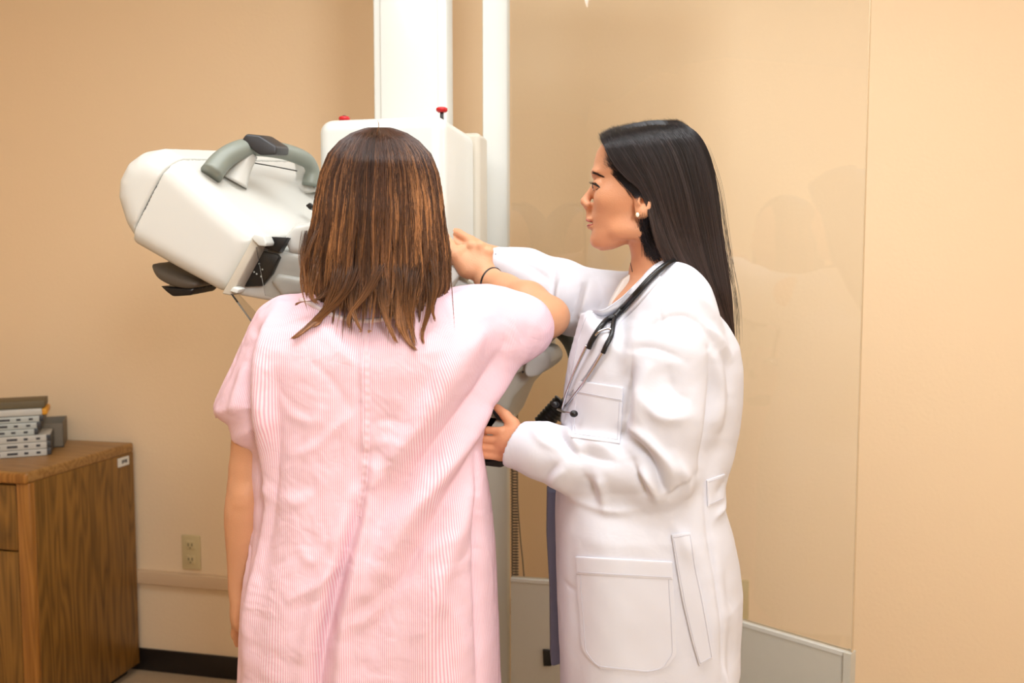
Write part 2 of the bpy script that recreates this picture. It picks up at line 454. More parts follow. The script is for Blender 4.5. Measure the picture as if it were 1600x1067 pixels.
def strip_patch(name, bvh, A, B, off, thick, m, parent, yref=1.4, nu=40, nv=24, smooth=2, lift=None):
    """sewn-on cloth piece spanning two edge lines A and B, laid on the garment with real thickness; returns object and its outline"""
    A = XZ(A, yref); B = XZ(B, yref)
    def res(P, n):
        d = np.r_[0, np.cumsum(np.hypot(*np.diff(P, axis=0).T))]; t = np.linspace(0, d[-1], n)
        return np.stack([np.interp(t, d, P[:, 0]), np.interp(t, d, P[:, 1])], 1)
    A, B = res(A, nu), res(B, nu); camp = np.array([0, 0, CAMZ]); P = []; last = None; Nn = []; row0 = None
    for i in range(nu):
        last = row0 if row0 is not None else last
        for j in range(nv):
            q = A[i]+(B[i]-A[i])*j/(nv-1); d = np.array([q[0], yref, q[1]])-camp; d /= np.linalg.norm(d)
            h = bvh.ray_cast(Vector(camp), Vector(d), 4)
            if h[0] is None or (last is not None and abs(h[0][1]-last[0][1]) > .035):
                p = camp+d*((last[0][1] if last is not None else yref)/d[1]); n = last[1] if last is not None else np.array([0, -1., 0])
            else:
                p = np.array(h[0]); n = np.array(h[1]); n = n if n[1] < 0 else -n; last = (p, n)
            if j == 2: row0 = (p, n)
            P.append(p); Nn.append(n)
    P = np.array(P).reshape(nu, nv, 3); Nn = np.array(Nn).reshape(nu, nv, 3)
    for _ in range(smooth+3):
        for ar in ((Nn,) if _ >= smooth else (Nn, P)):
            yv = ar if ar is Nn else ar
            yv[1:-1] = yv[1:-1]*.5+(yv[:-2]+yv[2:])*.25; yv[:, 1:-1] = yv[:, 1:-1]*.5+(yv[:, :-2]+yv[:, 2:])*.25
    Nn /= np.linalg.norm(Nn, axis=2)[..., None]
    th = np.full((nu, nv, 1), off+thick)
    if lift is not None: th = th+np.array(lift(np.linspace(0, 1, nu)[:, None], np.linspace(0, 1, nv)[None, :]))[..., None]
    top = (P+Nn*th).reshape(-1, 3); bot = (P+Nn*(th-thick-.0025)).reshape(-1, 3); n = nu*nv; F = []
    for i in range(nu-1):
        for j in range(nv-1): F.append((i*nv+j, i*nv+j+1, (i+1)*nv+j+1, (i+1)*nv+j))
    F += [tuple(c+n for c in f[::-1]) for f in F]
    ring = [i*nv for i in range(nu)]+[(nu-1)*nv+j for j in range(1, nv)]+[i*nv+nv-1 for i in range(nu-2, -1, -1)]+[j for j in range(nv-2, 0, -1)]
    for a_, b_ in zip(ring, ring[1:]+ring[:1]): F.append((a_, b_, b_+n, a_+n))
    fv = top[F[0][1]]-top[F[0][0]]; fn = np.cross(fv, top[F[0][2]]-top[F[0][1]])
    if fn@Nn[0, 0] < 0: F = [f[::-1] for f in F]
    o = mesh_obj(name, np.vstack([top, bot]), F, m, parent)
    bevel(o, .0011, 2, 50)
    return o, top.reshape(nu, nv, 3), Nn
def stitch(parent, T, N_, m, inset=2, sides='tblr'):
    nu, nv = T.shape[:2]; i = inset
    rows = {'t': [(i, j) for j in range(i, nv-i)], 'b': [(nu-1-i, j) for j in range(i, nv-i)], 'l': [(k, i) for k in range(i, nu-i)], 'r': [(k, nv-1-i) for k in range(i, nu-i)]}
    for c in sides: tube('stitching', [T[a]+N_[a]*.0001 for a in rows[c]], .00055, m, parent, 6)
def bvh_of(V, Q): return BVHTree.FromPolygons([tuple(p) for p in V], [tuple(int(a) for a in q) for q in Q])
# ---------------------------------------------------------------- materials
M_wall = mat('peach_wall_paint', (246, 220, 184), .62, spec=.3, bump=.0006, bscale=90)
M_white = mat('machine_white', (215, 217, 211), .34, coat=.15)
M_offw = mat('machine_offwhite', (207, 206, 199), .36, coat=.1)
M_beige = mat('cover_painted_shade', (196, 188, 172), .42)
M_sage = mat('sage_grey_grip', (128, 134, 124), .4)
M_dark = mat('charcoal_plastic', (48, 48, 50), .4)
M_black = mat('black_plastic', (16, 16, 17), .35)
M_taupe = mat('taupe_grey_grip', (86, 78, 68), .45)
M_panel = mat('shield_panel_grey', (196, 193, 182), .45, noise=.02)
M_steel = mat('polished_steel', (200, 200, 205), .18, metal=1)
M_red = mat('red_knob', (190, 20, 25), .4)
M_carpet = mat('tan_floor', (186, 160, 128), .8, noise=.12, nscale=300, bump=.001)
M_basebd = mat('black_vinyl_base', (30, 24, 22), .4)
M_ivory = mat('ivory_plastic', (214, 196, 150), .45)
M_label = mat('paper_label', (225, 222, 212), .6)
M_ink = mat('ink', (45, 45, 50), .6)
def glass_mat(name, tint=(1, 1, 1), ior=1.49, rough=0.0):
    m = bpy.data.materials.new(name); m.use_nodes = True; nt = m.node_tree
    b = nt.nodes['Principled BSDF']; b.inputs['Base Color'].default_value = tint+(1,)
    b.inputs['Transmission Weight'].default_value = 1; b.inputs['Roughness'].default_value = rough; b.inputs['IOR'].default_value = ior
    return m
# thin acrylic: mirror-like coat by Fresnel over clear
def pane_mat(name, tint, refl=1.0, fres=1.45):
    m = bpy.data.materials.new(name); m.use_nodes = True; nt = m.node_tree; nt.nodes.clear(); L = nt.links.new
    o = nt.nodes.new('ShaderNodeOutputMaterial'); t = nt.nodes.new('ShaderNodeBsdfTransparent'); t.inputs[0].default_value = tint+(1,)
    g = nt.nodes.new('ShaderNodeBsdfGlossy'); g.inputs['Roughness'].default_value = .01; g.inputs[0].default_value = (refl, refl, refl, 1)
    f = nt.nodes.new('ShaderNodeFresnel'); f.inputs[0].default_value = fres
    mx = nt.nodes.new('ShaderNodeMixShader'); L(f.outputs[0], mx.inputs[0]); L(t.outputs[0], mx.inputs[1]); L(g.outputs[0], mx.inputs[2]); L(mx.outputs[0], o.inputs[0])
    return m
M_pane = pane_mat('clear_acrylic', (.975, .985, .985))
M_clear = pane_mat('clear_plastic', (.86, .86, .85), refl=.7, fres=1.25)

def wood(name, light, dark, vertical=True, scale=1.0):
    m = bpy.data.materials.new(name); m.use_nodes = True; nt = m.node_tree; L = nt.links.new
    b = nt.nodes['Principled BSDF']; b.inputs['Roughness'].default_value = .38
    tc = nt.nodes.new('ShaderNodeTexCoord'); mp = nt.nodes.new('ShaderNodeMapping'); L(tc.outputs['Object'], mp.inputs[0])
    mp.inputs['Rotation'].default_value = (0, 0, math.radians(12.2)); 
    mp2 = nt.nodes.new('ShaderNodeMapping'); L(mp.outputs[0], mp2.inputs[0])
    mp2.inputs['Scale'].default_value = (9, 9, .9) if vertical else (.9, 9, 9)
    n = nt.nodes.new('ShaderNodeTexNoise'); n.inputs['Scale'].default_value = 1.0*scale; n.inputs['Detail'].default_value = 2; n.inputs['Distortion'].default_value = .2
    L(mp2.outputs[0], n.inputs['Vector'])
    ml = nt.nodes.new('ShaderNodeMath'); ml.operation = 'MULTIPLY'; ml.inputs[1].default_value = 14; L(n.outputs['Fac'], ml.inputs[0])
    fr = nt.nodes.new('ShaderNodeMath'); fr.operation = 'PINGPONG'; fr.inputs[1].default_value = .5; L(ml.outputs[0], fr.inputs[0])
    mp3 = nt.nodes.new('ShaderNodeMapping'); L(mp.outputs[0], mp3.inputs[0]); mp3.inputs['Scale'].default_value = (120, 120, 4) if vertical else (4, 120, 120)
    n2 = nt.nodes.new('ShaderNodeTexNoise'); n2.inputs['Scale'].default_value = 1; n2.inputs['Detail'].default_value = 3; L(mp3.outputs[0], n2.inputs['Vector'])
    ad = nt.nodes.new('ShaderNodeMath'); ad.operation = 'ADD'; L(fr.outputs[0], ad.inputs[0]); L(n2.outputs['Fac'], ad.inputs[1])
    cr = nt.nodes.new('ShaderNodeValToRGB'); cr.color_ramp.elements[0].position = .35; cr.color_ramp.elements[1].position = 1.05
    cr.color_ramp.elements[0].color = lin(dark)+(1,); cr.color_ramp.elements[1].color = lin(light)+(1,)
    L(ad.outputs[0], cr.inputs[0]); L(cr.outputs[0], b.inputs['Base Color'])
    return m
M_woodv = wood('brown_wood_laminate', (142, 100, 42), (92, 62, 20))
M_woodh = wood('brown_wood_top', (164, 122, 68), (128, 90, 44), False)
M_edge = wood('orange_wood_edge', (166, 112, 48), (134, 86, 32))

# ---------------------------------------------------------------- the room
A0, A1, N0, N1, H = -2.75, 1.75, -2.3, 2.68, 2.62
def struct(o): o['kind'] = 'structure'; return o
def wall_pt(u, v):
    d = W(u, v, 1.0)-np.array([0, 0, CAMZ]); n = d[0]*RS+d[1]*RC
    return toroom(np.array([0, 0, CAMZ])+d*(N1/n))
struct(boxR('wall_back', A0-.1, A1+.1, N1, N1+.12, ZF, H, M_wall, bev=0))
struct(boxR('wall_left', A0-.12, A0, N0, N1, ZF, H, M_wall, bev=0))
struct(boxR('wall_right', A1, A1+.12, N0, N1, ZF, H, M_wall, bev=0))
struct(boxR('wall_front', A0-.1, A1+.1, N0-.12, N0, ZF, H, M_wall, bev=0))
struct(boxR('floor', A0-.12, A1+.12, N0-.12, N1+.12, ZF-.1, ZF, M_carpet, bev=0))
struct(boxR('ceiling', A0-.12, A1+.12, N0-.12, N1+.12, H, H+.1, mat('ceiling_white', (240, 236, 228), .8), bev=0))
struct(boxR('baseboard_back', A0, A1, N1-.012, N1, ZF, wall_pt(222, 1011)[2], M_basebd, bev=.004))
struct(boxR('trim_1', A0, toroom(W(790, 500, 2.6))[0], N1-.022, N1, wall_pt(285, 914)[2], wall_pt(285, 894)[2], mat('rail_paint', (222, 192, 156), .5), bev=.003))
M_door = mat('door_paint', (205, 176, 140), .5)
dr = struct(boxR('door_1', .05, .97, N0, N0+.045, ZF, 2.0, M_door, bev=.003))
for (a, b, c, d) in ((.15, .47, .15, .95), (.55, .87, .15, .95), (.15, .47, 1.1, 1.92), (.55, .87, 1.1, 1.92)):
    boxR('door_panel', a, b, N0+.04, N0+.055, c, d, M_door, dr, bev=.008)
boxR('door_frame', -.03, .05, N0, N0+.05, ZF, 2.08, M_offw, dr); boxR('door_frame', .97, 1.05, N0, N0+.05, ZF, 2.08, M_offw, dr)

# outlets
def outlet(a, z, label):
    r = empty('wall_outlet', R(a, N1-.001, z), 0); tag(r, label, 'outlet', 'ivory outlets on the back wall')
    boxR('cover_plate', a-.036, a+.036, N1-.008, N1, z-.062, z+.062, M_ivory, r, bev=.003)
    for dz in (-.026, .026):
        s = boxR('socket', a-.017, a+.017, N1-.0105, N1-.006, z+dz-.016, z+dz+.016, M_ivory, r, bev=.003)
        for da in (-.007, .007):
            boxR('slot', a+da-.0012, a+da+.0012, N1-.0115, N1-.0095, z+dz-.003, z+dz+.008, M_black, s, bev=0)
        boxR('slot', a-.002, a+.002, N1-.0115, N1-.0095, z+dz-.011, z+dz-.007, M_black, s, bev=0)
    return r
p = wall_pt(300, 862); outlet(p[0], p[2], 'ivory outlet on the peach wall between the cabinet and the patient')
p = wall_pt(1151, 935); outlet(p[0], p[2], 'ivory outlet seen through the clear shield just behind the white coat')

# ---------------------------------------------------------------- cabinet
def cab():
    n1 = N1-.025
    d = W(209, 691, 1.0)-np.array([0, 0, CAMZ]); k = n1/(d[0]*RS+d[1]*RC); g = toroom(np.array([0, 0, CAMZ])+d*k); aR, top = g[0], g[2]
    d = W(42, 738, 1.0)-np.array([0, 0, CAMZ]); n0 = aR*(d[0]*RS+d[1]*RC)/(d[0]*RC-d[1]*RS)
    a0 = aR-.78
    r = empty('cabinet', R((a0+aR)/2, (n0+n1)/2, ZF)); tag(r, 'low brown wood-grain cabinet standing against the peach wall', 'cabinet')
    boxR('top', a0, aR, n0, n1, top-.035, top, M_woodh, r, bev=.008, seg=4)
    boxR('carcass', a0+.005, aR-.003, n0+.03, n1, ZF+.035, top-.034, M_woodv, r, bev=.002)
    boxR('plinth', a0+.03, aR-.04, n0+.07, n1-.02, ZF, ZF+.037, M_black, r, bev=0)
    boxR('corner_post', aR-.05, aR-.001, n0+.008, n0+.032, ZF+.035, top-.034, M_edge, r, bev=.006)
    boxR('corner_post', a0, a0+.05, n0+.008, n0+.032, ZF+.035, top-.034, M_edge, r, bev=.006)
    boxR('front_edge', a0, aR-.001, n0-.004, n0+.012, top-.036, top-.004, M_edge, r, bev=.007)
    zz = top-.045
    dw = boxR('drawer', a0+.055, aR-.055, n0+.014, n0+.031, zz-.2, zz, M_woodv, r, bev=.002)
    tube('handle', [R((a0+aR)/2+s*.05, n0+e, zz-.1) for s, e in ((-1, .015), (-1, -.008), (1, -.008), (1, .015))], .004, M_steel, dw, 8)
    d2 = boxR('door', a0+.055, (a0+aR)/2-.002, n0+.014, n0+.031, ZF+.045, zz-.206, M_woodv, r, bev=.002)
    d3 = boxR('door', (a0+aR)/2+.002, aR-.055, n0+.014, n0+.031, ZF+.045, zz-.206, M_woodv, r, bev=.002)
    for dd, s in ((d2, -1), (d3, 1)):
        tube('handle', [R((a0+aR)/2+s*.03, n0+e, zz-.26+q) for q, e in ((-.04, .015), (-.04, -.008), (.04, -.008), (.04, .015))], .004, M_steel, dd, 8)
    # asset sticker near the back top corner of the side
    s = boxR('sticker', aR-.004, aR+.0012, n1-.085, n1-.03, top-.072, top-.042, M_label, r, bev=0); s['label'] = 'small white paper sticker'
    for i in range(3): boxR('print', aR, aR+.0018, n1-.068+.010*i, n1-.061+.010*i, top-.063+.002*(i % 2), top-.050, M_ink, s, bev=0)
    return a0, aR, n0, n1, top
ca0, caR, cn0, cn1, ctop = cab()
# stacked slim cases and boxes on the cabinet
M_case = mat('case_grey', (188, 186, 178), .35); M_case2 = mat('case_clear_grey', (176, 182, 178), .3); M_khaki = mat('khaki_card', (96, 84, 58), .6)
M_card = mat('grey_card', (118, 108, 92), .7); M_inner = mat('dark_card', (52, 44, 36), .8); M_orange = mat('amber_tab', (214, 148, 30), .5); M_blk = M_black
d = W(80, 711, 1.0)-np.array([0, 0, CAMZ]); f = toroom(np.array([0, 0, CAMZ])+d*((ctop-CAMZ)/d[2]))
sa, sn = f[0], f[1]
random.seed(4)
def case(i, a1, n0, z, h, L, dp, m, lab, grp):
    r = empty('disc_case', R(a1-L/2, n0+dp/2, z)); tag(r, lab, 'case', grp)
    boxR('spine', a1-L, a1-.012, n0, n0+.01, z+.0006, z+h-.0006, m, r, bev=.0008)
    boxR('shell', a1-L+.001, a1, n0+.002, n0+dp, z+.0012, z+h-.0012, M_dark, r, bev=.001)
    boxR('cover', a1-L, a1-.002, n0+.006, n0+dp, z+.0004, z+h*.22, m, r, bev=.0005); boxR('cover', a1-L, a1-.002, n0+.006, n0+dp, z+h*.78, z+h-.0004, m, r, bev=.0005)
    k = 0
    for (o, w_) in ((.02, .012), (.055, .012), (.085, .03), (.135, .02), (.18, .03)):
        if a1-o-w_ < a1-L: continue
        pr = boxR('printing', a1-o-w_-.01, a1-o-.01, n0-.0006, n0+.001, z+h*.34, z+h*.66, M_ink, r, bev=0)
    return r
z = ctop+.0005
labs = ['slim grey disc case lying directly on the cabinet top', 'middle slim grey disc case of the lower stack on the cabinet', 'uppermost slim grey disc case of the lower stack on the cabinet']
for i in range(3):
    case(i, sa, sn, z, .0225, .30, .13, M_case, labs[i], 'disc cases in the lower stack on the cabinet'); z += .023
labs = ['lowest pale case of the shorter upper stack on the cabinet', 'middle pale case of the shorter upper stack on the cabinet', 'uppermost pale case of the upper stack, just under the white binder']
for i in range(3):
    case(i, sa-.035+.008*i, sn+.005, z, .0205, .27, .13, M_case2, labs[i], 'disc cases in the upper stack on the cabinet'); z += .021
rb = empty('binder', R(sa-.17, sn+.07, z)); tag(rb, 'white binder with an amber end lying on the upper stack of cases', 'binder')
boxR('cover', sa-.32, sa-.022, sn+.004, sn+.13, z+.0005, z+.0225, M_case, rb, bev=.003)
boxR('end_tab', sa-.023, sa-.008, sn+.006, sn+.128, z+.001, z+.022, M_orange, rb, bev=.004)['label'] = 'amber end tab'
z += .0235
rb = empty('box', R(sa-.17, sn+.07, z)); tag(rb, 'khaki cardboard box lid lying topmost of the stack on the cabinet', 'box')
boxR('lid', sa-.33, sa-.015, sn+.012, sn+.14, z+.0005, z+.024, M_khaki, rb, bev=.002)
tr = empty('tray', R(sa-.1, sn+.25, ctop)); tag(tr, 'open grey cardboard tray on the cabinet right behind the disc cases', 'tray')
t0, t1, q0, q1 = sa-.30, sa+.028, sn+.136, sn+.32
boxR('bottom', t0, t1, q0, q1, ctop+.0005, ctop+.004, M_inner, tr, bev=0)
for x in ((t0, t1, q1-.003, q1), (t0, t0+.003, q0, q1), (t1-.003, t1, q0, q1), (t0, t1, q0, q0+.003)): boxR('side', *x, ctop+.004, ctop+.083, M_card, tr, bev=.0005)

piv_ = R(sa, sn, 0); ang_ = math.radians(36)
for o in SC.objects:
    if o.parent is None and o.type == 'EMPTY' and o.get('category') in ('case', 'binder', 'box', 'tray'):
        dx, dy = o.location.x-piv_[0], o.location.y-piv_[1]
        o.location.x = piv_[0]+dx*math.cos(ang_)-dy*math.sin(ang_); o.location.y = piv_[1]+dx*math.sin(ang_)+dy*math.cos(ang_); o.rotation_euler.z = ang_
# ---------------------------------------------------------------- mammography unit (one thing, its housings as parts)
def Rr(u, v, n):
    """room coordinates where the sight line through u, v meets the plane n"""
    d = W(u, v, 1.0)-np.array([0, 0, CAMZ]); k = n/(d[0]*RS+d[1]*RC)
    return toroom(np.array([0, 0, CAMZ])+d*k)
unit = empty('mammography_unit', R(-.68, 2.02, ZF)); tag(unit, 'white mammography machine with tilted tube head on a tall column', 'mammography machine')
boxR('base_plate', -.98, -.56, 1.75, 2.3, ZF, ZF+.06, M_offw, unit, bev=.02)
cl = Rr(583, 100, 1.98)[0]; cr_ = Rr(697, 100, 1.98)[0]
boxR('column', cl, cr_, 1.98, 2.042, ZF+.05, 2.5, M_white, unit, bev=.006)
boxR('column_back', cl+.012, cr_-.05, 2.04, 2.17, ZF+.05, 2.48, M_white, unit, bev=.01)
boxR('column_track', cl+.02, cr_-.02, 1.974, 1.981, .3, 2.45, M_white, unit, bev=.003)
bl = Rr(494, 250, 1.72)[0]; br = Rr(694, 250, 1.72)[0]; zt = Rr(600, 181, 1.72)[2]
def rounded_box(name, a0, a1, n0, n1, z0, z1, r, m, parent):
    o = boxR(name, a0, a1, n0, n1, z0, z1, m, parent, bev=r, seg=8); return o
rounded_box('gantry_housing', bl, br, 1.72, 1.98, 1.08, zt, .03, M_white, unit)
rounded_box('gantry_rear_cover', bl+.03, br+.012, 1.965, 2.05, 1.10, Rr(745, 208, 1.98)[2], .012, M_beige, unit)  # beige puts the shadow on this rear piece into its colour
for u, n in ((538, 1.755), (699, 1.76)):
    p = Rr(u, 179, n); q = R(p[0]-(.012 if u > 600 else 0), p[1], zt)
    k = tube('red_knob', [q+[0, 0, z-(.011 if u < 600 else 0)] for z in (.010, .013, .018, .020)], [.008, .012, .012, .009], M_red, unit, 18)
    tube('stem', [q+[0, 0, z] for z in (-.01, .011)], .004, M_dark, k, 10)
# --- tube head: rounded block pushed back along EX
EX = np.array([.37, 1.0, .128])
def tilt_block(name, poly_px, y0, L, rr, m, parent, step=.0035, cutfn=None, dense=None, k=.0):
    P = XZ(poly_px, y0)
    if dense: P = spline(P, dense, closed=True)
    sx, sz = EX[0], EX[2]
    def fn(X, Y, Z):
        yy = Y-y0; d2 = poly_dist(P, X-sx*yy, Z-sz*yy)*.93; t = abs(yy-L/2)-L/2
        a, b = d2+rr, t+rr
        return np.sqrt(np.maximum(a, 0)**2+np.maximum(b, 0)**2)+np.minimum(np.maximum(a, b), 0)-rr
    lo = [P[:, 0].min()-.01, y0, P[:, 1].min()-.01]; hi = [P[:, 0].max()+sx*L+.01, y0+L, P[:, 1].max()+sz*L+.01]
    F = Field(*[axis((l-.012, step), h+.012) for l, h in zip(lo, hi)])
    F.F[:] = fn(F.ax[:, None, None], F.ay[None, :, None], F.az[None, None, :])
    if cutfn: cutfn(F, P, y0)
    V, Q = F.mesh(3)
    return mesh_obj(name, V, Q, m, parent), V, Q
head_px = [(197, 383), (178, 352), (165, 310), (167, 280), (181, 252), (203, 236), (232, 231), (262, 246), (300, 279), (345, 320), (397, 363), (405, 374),
           (388, 408), (362, 452), (350, 461), (330, 457), (262, 420)]
# seam line from A to B splits cap and housing
sA, sB = XZ([(268, 238), (193, 386)], 1.56)
sd = (sB-sA)/np.linalg.norm(sB-sA); sn_ = np.array([sd[1], -sd[0]])
if ((XZ([(165, 300)], 1.56)[0]-sA)@sn_) > 0: sn_ = -sn_
def cut_side(sign):
    def f(F, P, y0):
        X = F.ax[:, None, None]; Y = F.ay[None, :, None]; Z = F.az[None, None, :]
        yy = Y-y0; s = (X-EX[0]*yy-sA[0])*sn_[0]+(Z-EX[2]*yy-sA[1])*sn_[1]
        F.F = np.maximum(F.F, (s*sign+.0012)*1.0).astype(np.float32)
    return f
tilt_block('tube_head_cap', head_px, 1.56, .38, .045, M_offw, unit, cutfn=cut_side(1))
th, thV, thQ = tilt_block('tube_head_housing', head_px, 1.56, .38, .034, M_offw, unit, cutfn=cut_side(-1))
inner = [(205, 375), (185, 340), (176, 300), (190, 262), (235, 242), (300, 290), (392, 372), (350, 450), (262, 412)]
tilt_block('seam_gasket', inner, 1.566, .36, .04, M_dark, unit, step=.006)
# arched grip on the top with control block
def T(u, v, y): return W(u, v, y)
arch = [T(330, 272, 1.60), T(345, 253, 1.62), T(366, 238, 1.64), T(392, 230, 1.67), T(425, 233, 1.72), T(455, 240, 1.77), T(478, 251, 1.81), T(487, 268, 1.83), T(485, 290, 1.83)]
tube('grip', arch, [.021, .020, .019, .0175, .0165, .0165, .0165, .0165, .018], M_sage, unit, 20, 44, flat=1.0)
tube('grip_support', [T(366, 285, 1.66), T(378, 262, 1.665), T(392, 240, 1.67)], [.026, .018, .014], M_offw, unit, 16, 14)
tube('grip_support', [T(480, 300, 1.86), T(476, 275, 1.85), T(470, 248, 1.80)], [.026, .018, .014], M_offw, unit, 16, 14)
cb = prism('control_block', [(377, 218), (384, 209), (404, 211), (432, 229), (431, 242), (406, 243), (396, 236)], 1.645, M_dark, (.012, .05, .006), unit, bev=.004)
for u in (404, 416):
    c = T(u, 214+(u-404)*.45+2, 1.672); tube('button', [c+[0, 0, -.004], c+[0, 0, .003]], .005, M_black, cb, 14)
tube('panel_line', [T(393, 254, 1.70), T(428, 260, 1.75), T(464, 267, 1.80)], .0012, M_dark, unit, 8)
# lower dark grip under the head
tilt_block('under_grip', [(233, 412), (262, 424), (300, 438), (306, 446), (294, 452), (270, 450), (247, 440), (236, 428)], 1.60, .10, .012, M_taupe, unit, step=.003, dense=40)
tilt_block('under_grip_switch', [(248, 447), (304, 450), (296, 462), (268, 464), (258, 456)], 1.61, .07, .004, M_black, unit, step=.0025)
# collimator section at the lower right of the head
tilt_block('collimator_body', [(366, 462), (392, 405), (410, 383), (440, 392), (486, 398), (560, 420), (560, 480), (470, 474), (420, 472)], 1.60, .20, .012, M_offw, unit)
tilt_block('collimator_boss', [(420, 440), (430, 428), (475, 436), (480, 462), (440, 466)], 1.592, .06, .008, M_offw, unit, step=.003)
tilt_block('collimator_arm', [(440, 372), (455, 352), (520, 340), (560, 420), (480, 402), (448, 396)], 1.60, .22, .012, M_offw, unit)
prism('display_panel', [(364, 448), (400, 389), (432, 397), (436, 402), (424, 428), (408, 447), (380, 448)], 1.588, M_black, (.002, .012, 0), unit, bev=.002)
dp = unit.children[-1] if False else None
for (u, v) in ((405, 412), (410, 421), (397, 425), (401, 428), (393, 414), (408, 432)):
    ball('indicator', W(u, v, 1.587), .0017, M_white, unit, 8)
prism('slot_panel', [(406, 369), (450, 371), (436, 394), (414, 388)], 1.585, M_black, (.002, .02, 0), unit, bev=.001)
prism('guide_rail', [(346, 459), (397, 367), (404, 366), (409, 372), (361, 462)], 1.552, M_beige, (.006, .04, .002), unit, bev=.003)
prism('rail_block', [(392, 372), (398, 365), (412, 369), (417, 380), (415, 385), (404, 384)], 1.545, M_white, (.006, .03, .002), unit, bev=.002)
prism('rail_foot', [(358, 455), (364, 448), (374, 452), (370, 459)], 1.545, M_white, (.006, .02, .002), unit, bev=.002)
prism('face_guard', [(400, 386), (488, 404), (492, 470), (440, 468), (414, 462)], 1.53, M_clear, (0, .003, 0), unit, bev=0)['label'] = 'clear plastic face guard'
prism('face_guard_arm', [(360, 459), (369, 458), (404, 496), (394, 506)], 1.53, M_clear, (.002, .006, 0), unit, bev=0)['label'] = 'clear plastic strip'
prism('latch', [(477, 321), (484, 316), (490, 322), (484, 328)], 1.72, M_black, (0, .02, 0), unit, bev=.002)
# c-arm behind the patient, carrying the image receptor
tilt_block('c_arm', [(470, 330), (560, 330), (660, 420), (800, 560), (780, 640), (700, 610), (600, 500), (500, 440)], 1.83, .09, .02, M_white, unit, step=.006)
prism('receptor_arm', [(838, 548), (827, 592), (800, 622), (783, 662), (752, 705), (700, 700), (700, 590), (800, 545)], 1.66, M_beige, (.05, .12, .02), unit, bev=.012, seg=4)
prism('receptor_plate', [(850, 520), (878, 505), (870, 522), (842, 552), (700, 640), (700, 590)], 1.64, M_taupe, (.03, .14, .01), unit, bev=.004)
prism('receptor_shelf', [(700, 600), (800, 562), (834, 552), (846, 545), (832, 574), (790, 590), (700, 628)], 1.635, M_beige, (.03, .16, .015), unit, bev=.006)
prism('receptor_bumper', [(824, 553), (838, 545), (852, 549), (860, 562), (858, 574), (838, 589), (822, 591), (817, 580)], 1.615, M_offw, (.03, .06, .01), unit, bev=.01, seg=5)
ball('screw', W(817, 581, 1.618), .0022, M_black, unit, 8)
prism('compression_paddle', [(620, 440), (688, 413), (712, 417), (720, 428), (704, 446), (620, 476)], 1.66, M_white, (.02, .12, .005), unit, bev=.003)
prism('paddle_frame', [(640, 452), (717, 432), (704, 455), (690, 464), (640, 474)], 1.665, M_beige, (.02, .11, .005), unit, bev=.003)
prism('paddle_edge', [(711, 440), (716, 436), (745, 452), (736, 462), (700, 462)], 1.68, M_white, (.01, .08, 0), unit, bev=.002)
tube('hand_grip', [W(846, 512, 1.78), W(866, 512, 1.76), W(884, 525, 1.74), W(897, 548, 1.72), W(902, 580, 1.72), W(898, 612, 1.73), W(872, 652, 1.75)], .0155, M_sage, unit, 16, 40)['label'] = 'grey-green curved hand grip'
kd = W(892, 614, 1.745)-W(846, 664, 1.745); kd /= np.linalg.norm(kd); k0 = W(846, 664, 1.745)
kp, kr = [k0-kd*.004], [.012]
for i in range(9): kp += [k0+kd*.0075*i, k0+kd*(.0075*i+.002), k0+kd*(.0075*i+.0045), k0+kd*(.0075*i+.006)]; kr += [.0185, .0200, .0200, .0185]
tube('ribbed_knob', kp, kr, M_black, unit, 24)
prism('lower_grip', [(742, 712), (752, 718), (778, 718), (800, 700), (800, 722), (782, 731), (758, 728), (744, 720)], 1.60, M_dark, (.01, .05, 0), unit, bev=.005)
prism('receptor_end', [(740, 640), (790, 648), (796, 690), (780, 716), (740, 716)], 1.66, M_beige, (.02, .08, 0), unit, bev=.01)
prism('switch', [(766, 640), (776, 640), (794, 652), (792, 660), (776, 656)], 1.64, M_black, (.01, .02, 0), unit, bev=.002)
# curly cable hanging behind the shield, by its post
zt_, zb_ = W(803, 600, 2.30)[2], .30
n_ = 1300; t = np.linspace(0, 1, n_); th_ = t*2*math.pi*95
cx, cy = W(803, 800, 2.30)[0], 2.30
ampl = .0085*np.clip(t*30, 0, 1)*np.clip((1-t)*30, 0, 1)
cablep = np.stack([cx+ampl*np.cos(th_)+.004*t, cy+ampl*np.sin(th_), zt_+(zb_-zt_)*t], 1)
cable = tube('curly_cable', cablep, .0022, mat('cable_grey', (92, 90, 84), .5), None, 6)
# lead back from its top to the column, and down to the floor
tag(cable, 'grey curly cable hanging behind the white post of the shield', 'cable')
tube('plain_lead', [(cx, cy, zb_), (cx+.005, cy, .15), (cx-.02, cy+.02, ZF+.005), (-.12, 2.32, ZF+.004)], .003, M_beige, cable, 8, 30)
tube('plain_lead', [(cx, cy, zt_), (cx-.02, cy-.01, zt_+.03), (cx-.2, cy-.12, zt_+.05), tuple(R(-.60, 2.1, zt_+.03))], .003, M_beige, cable, 8, 30)
lead = tube('thin_cord', [W(809, 590, 2.31), W(808, 700, 2.31), W(809, 780, 2.31), W(813, 840, 2.31), W(819, 905, 2.31), W(824, 1010, 2.31), W(828, 1140, 2.31)*[1, 1, 0]+[0, 0, ZF+.003], (0.1, 2.36, ZF+.003)], .0016, mat('cord_grey', (104, 100, 90), .5), None, 8, 60)
tag(lead, 'thin plain grey cord hanging beside the curly cable', 'cable')

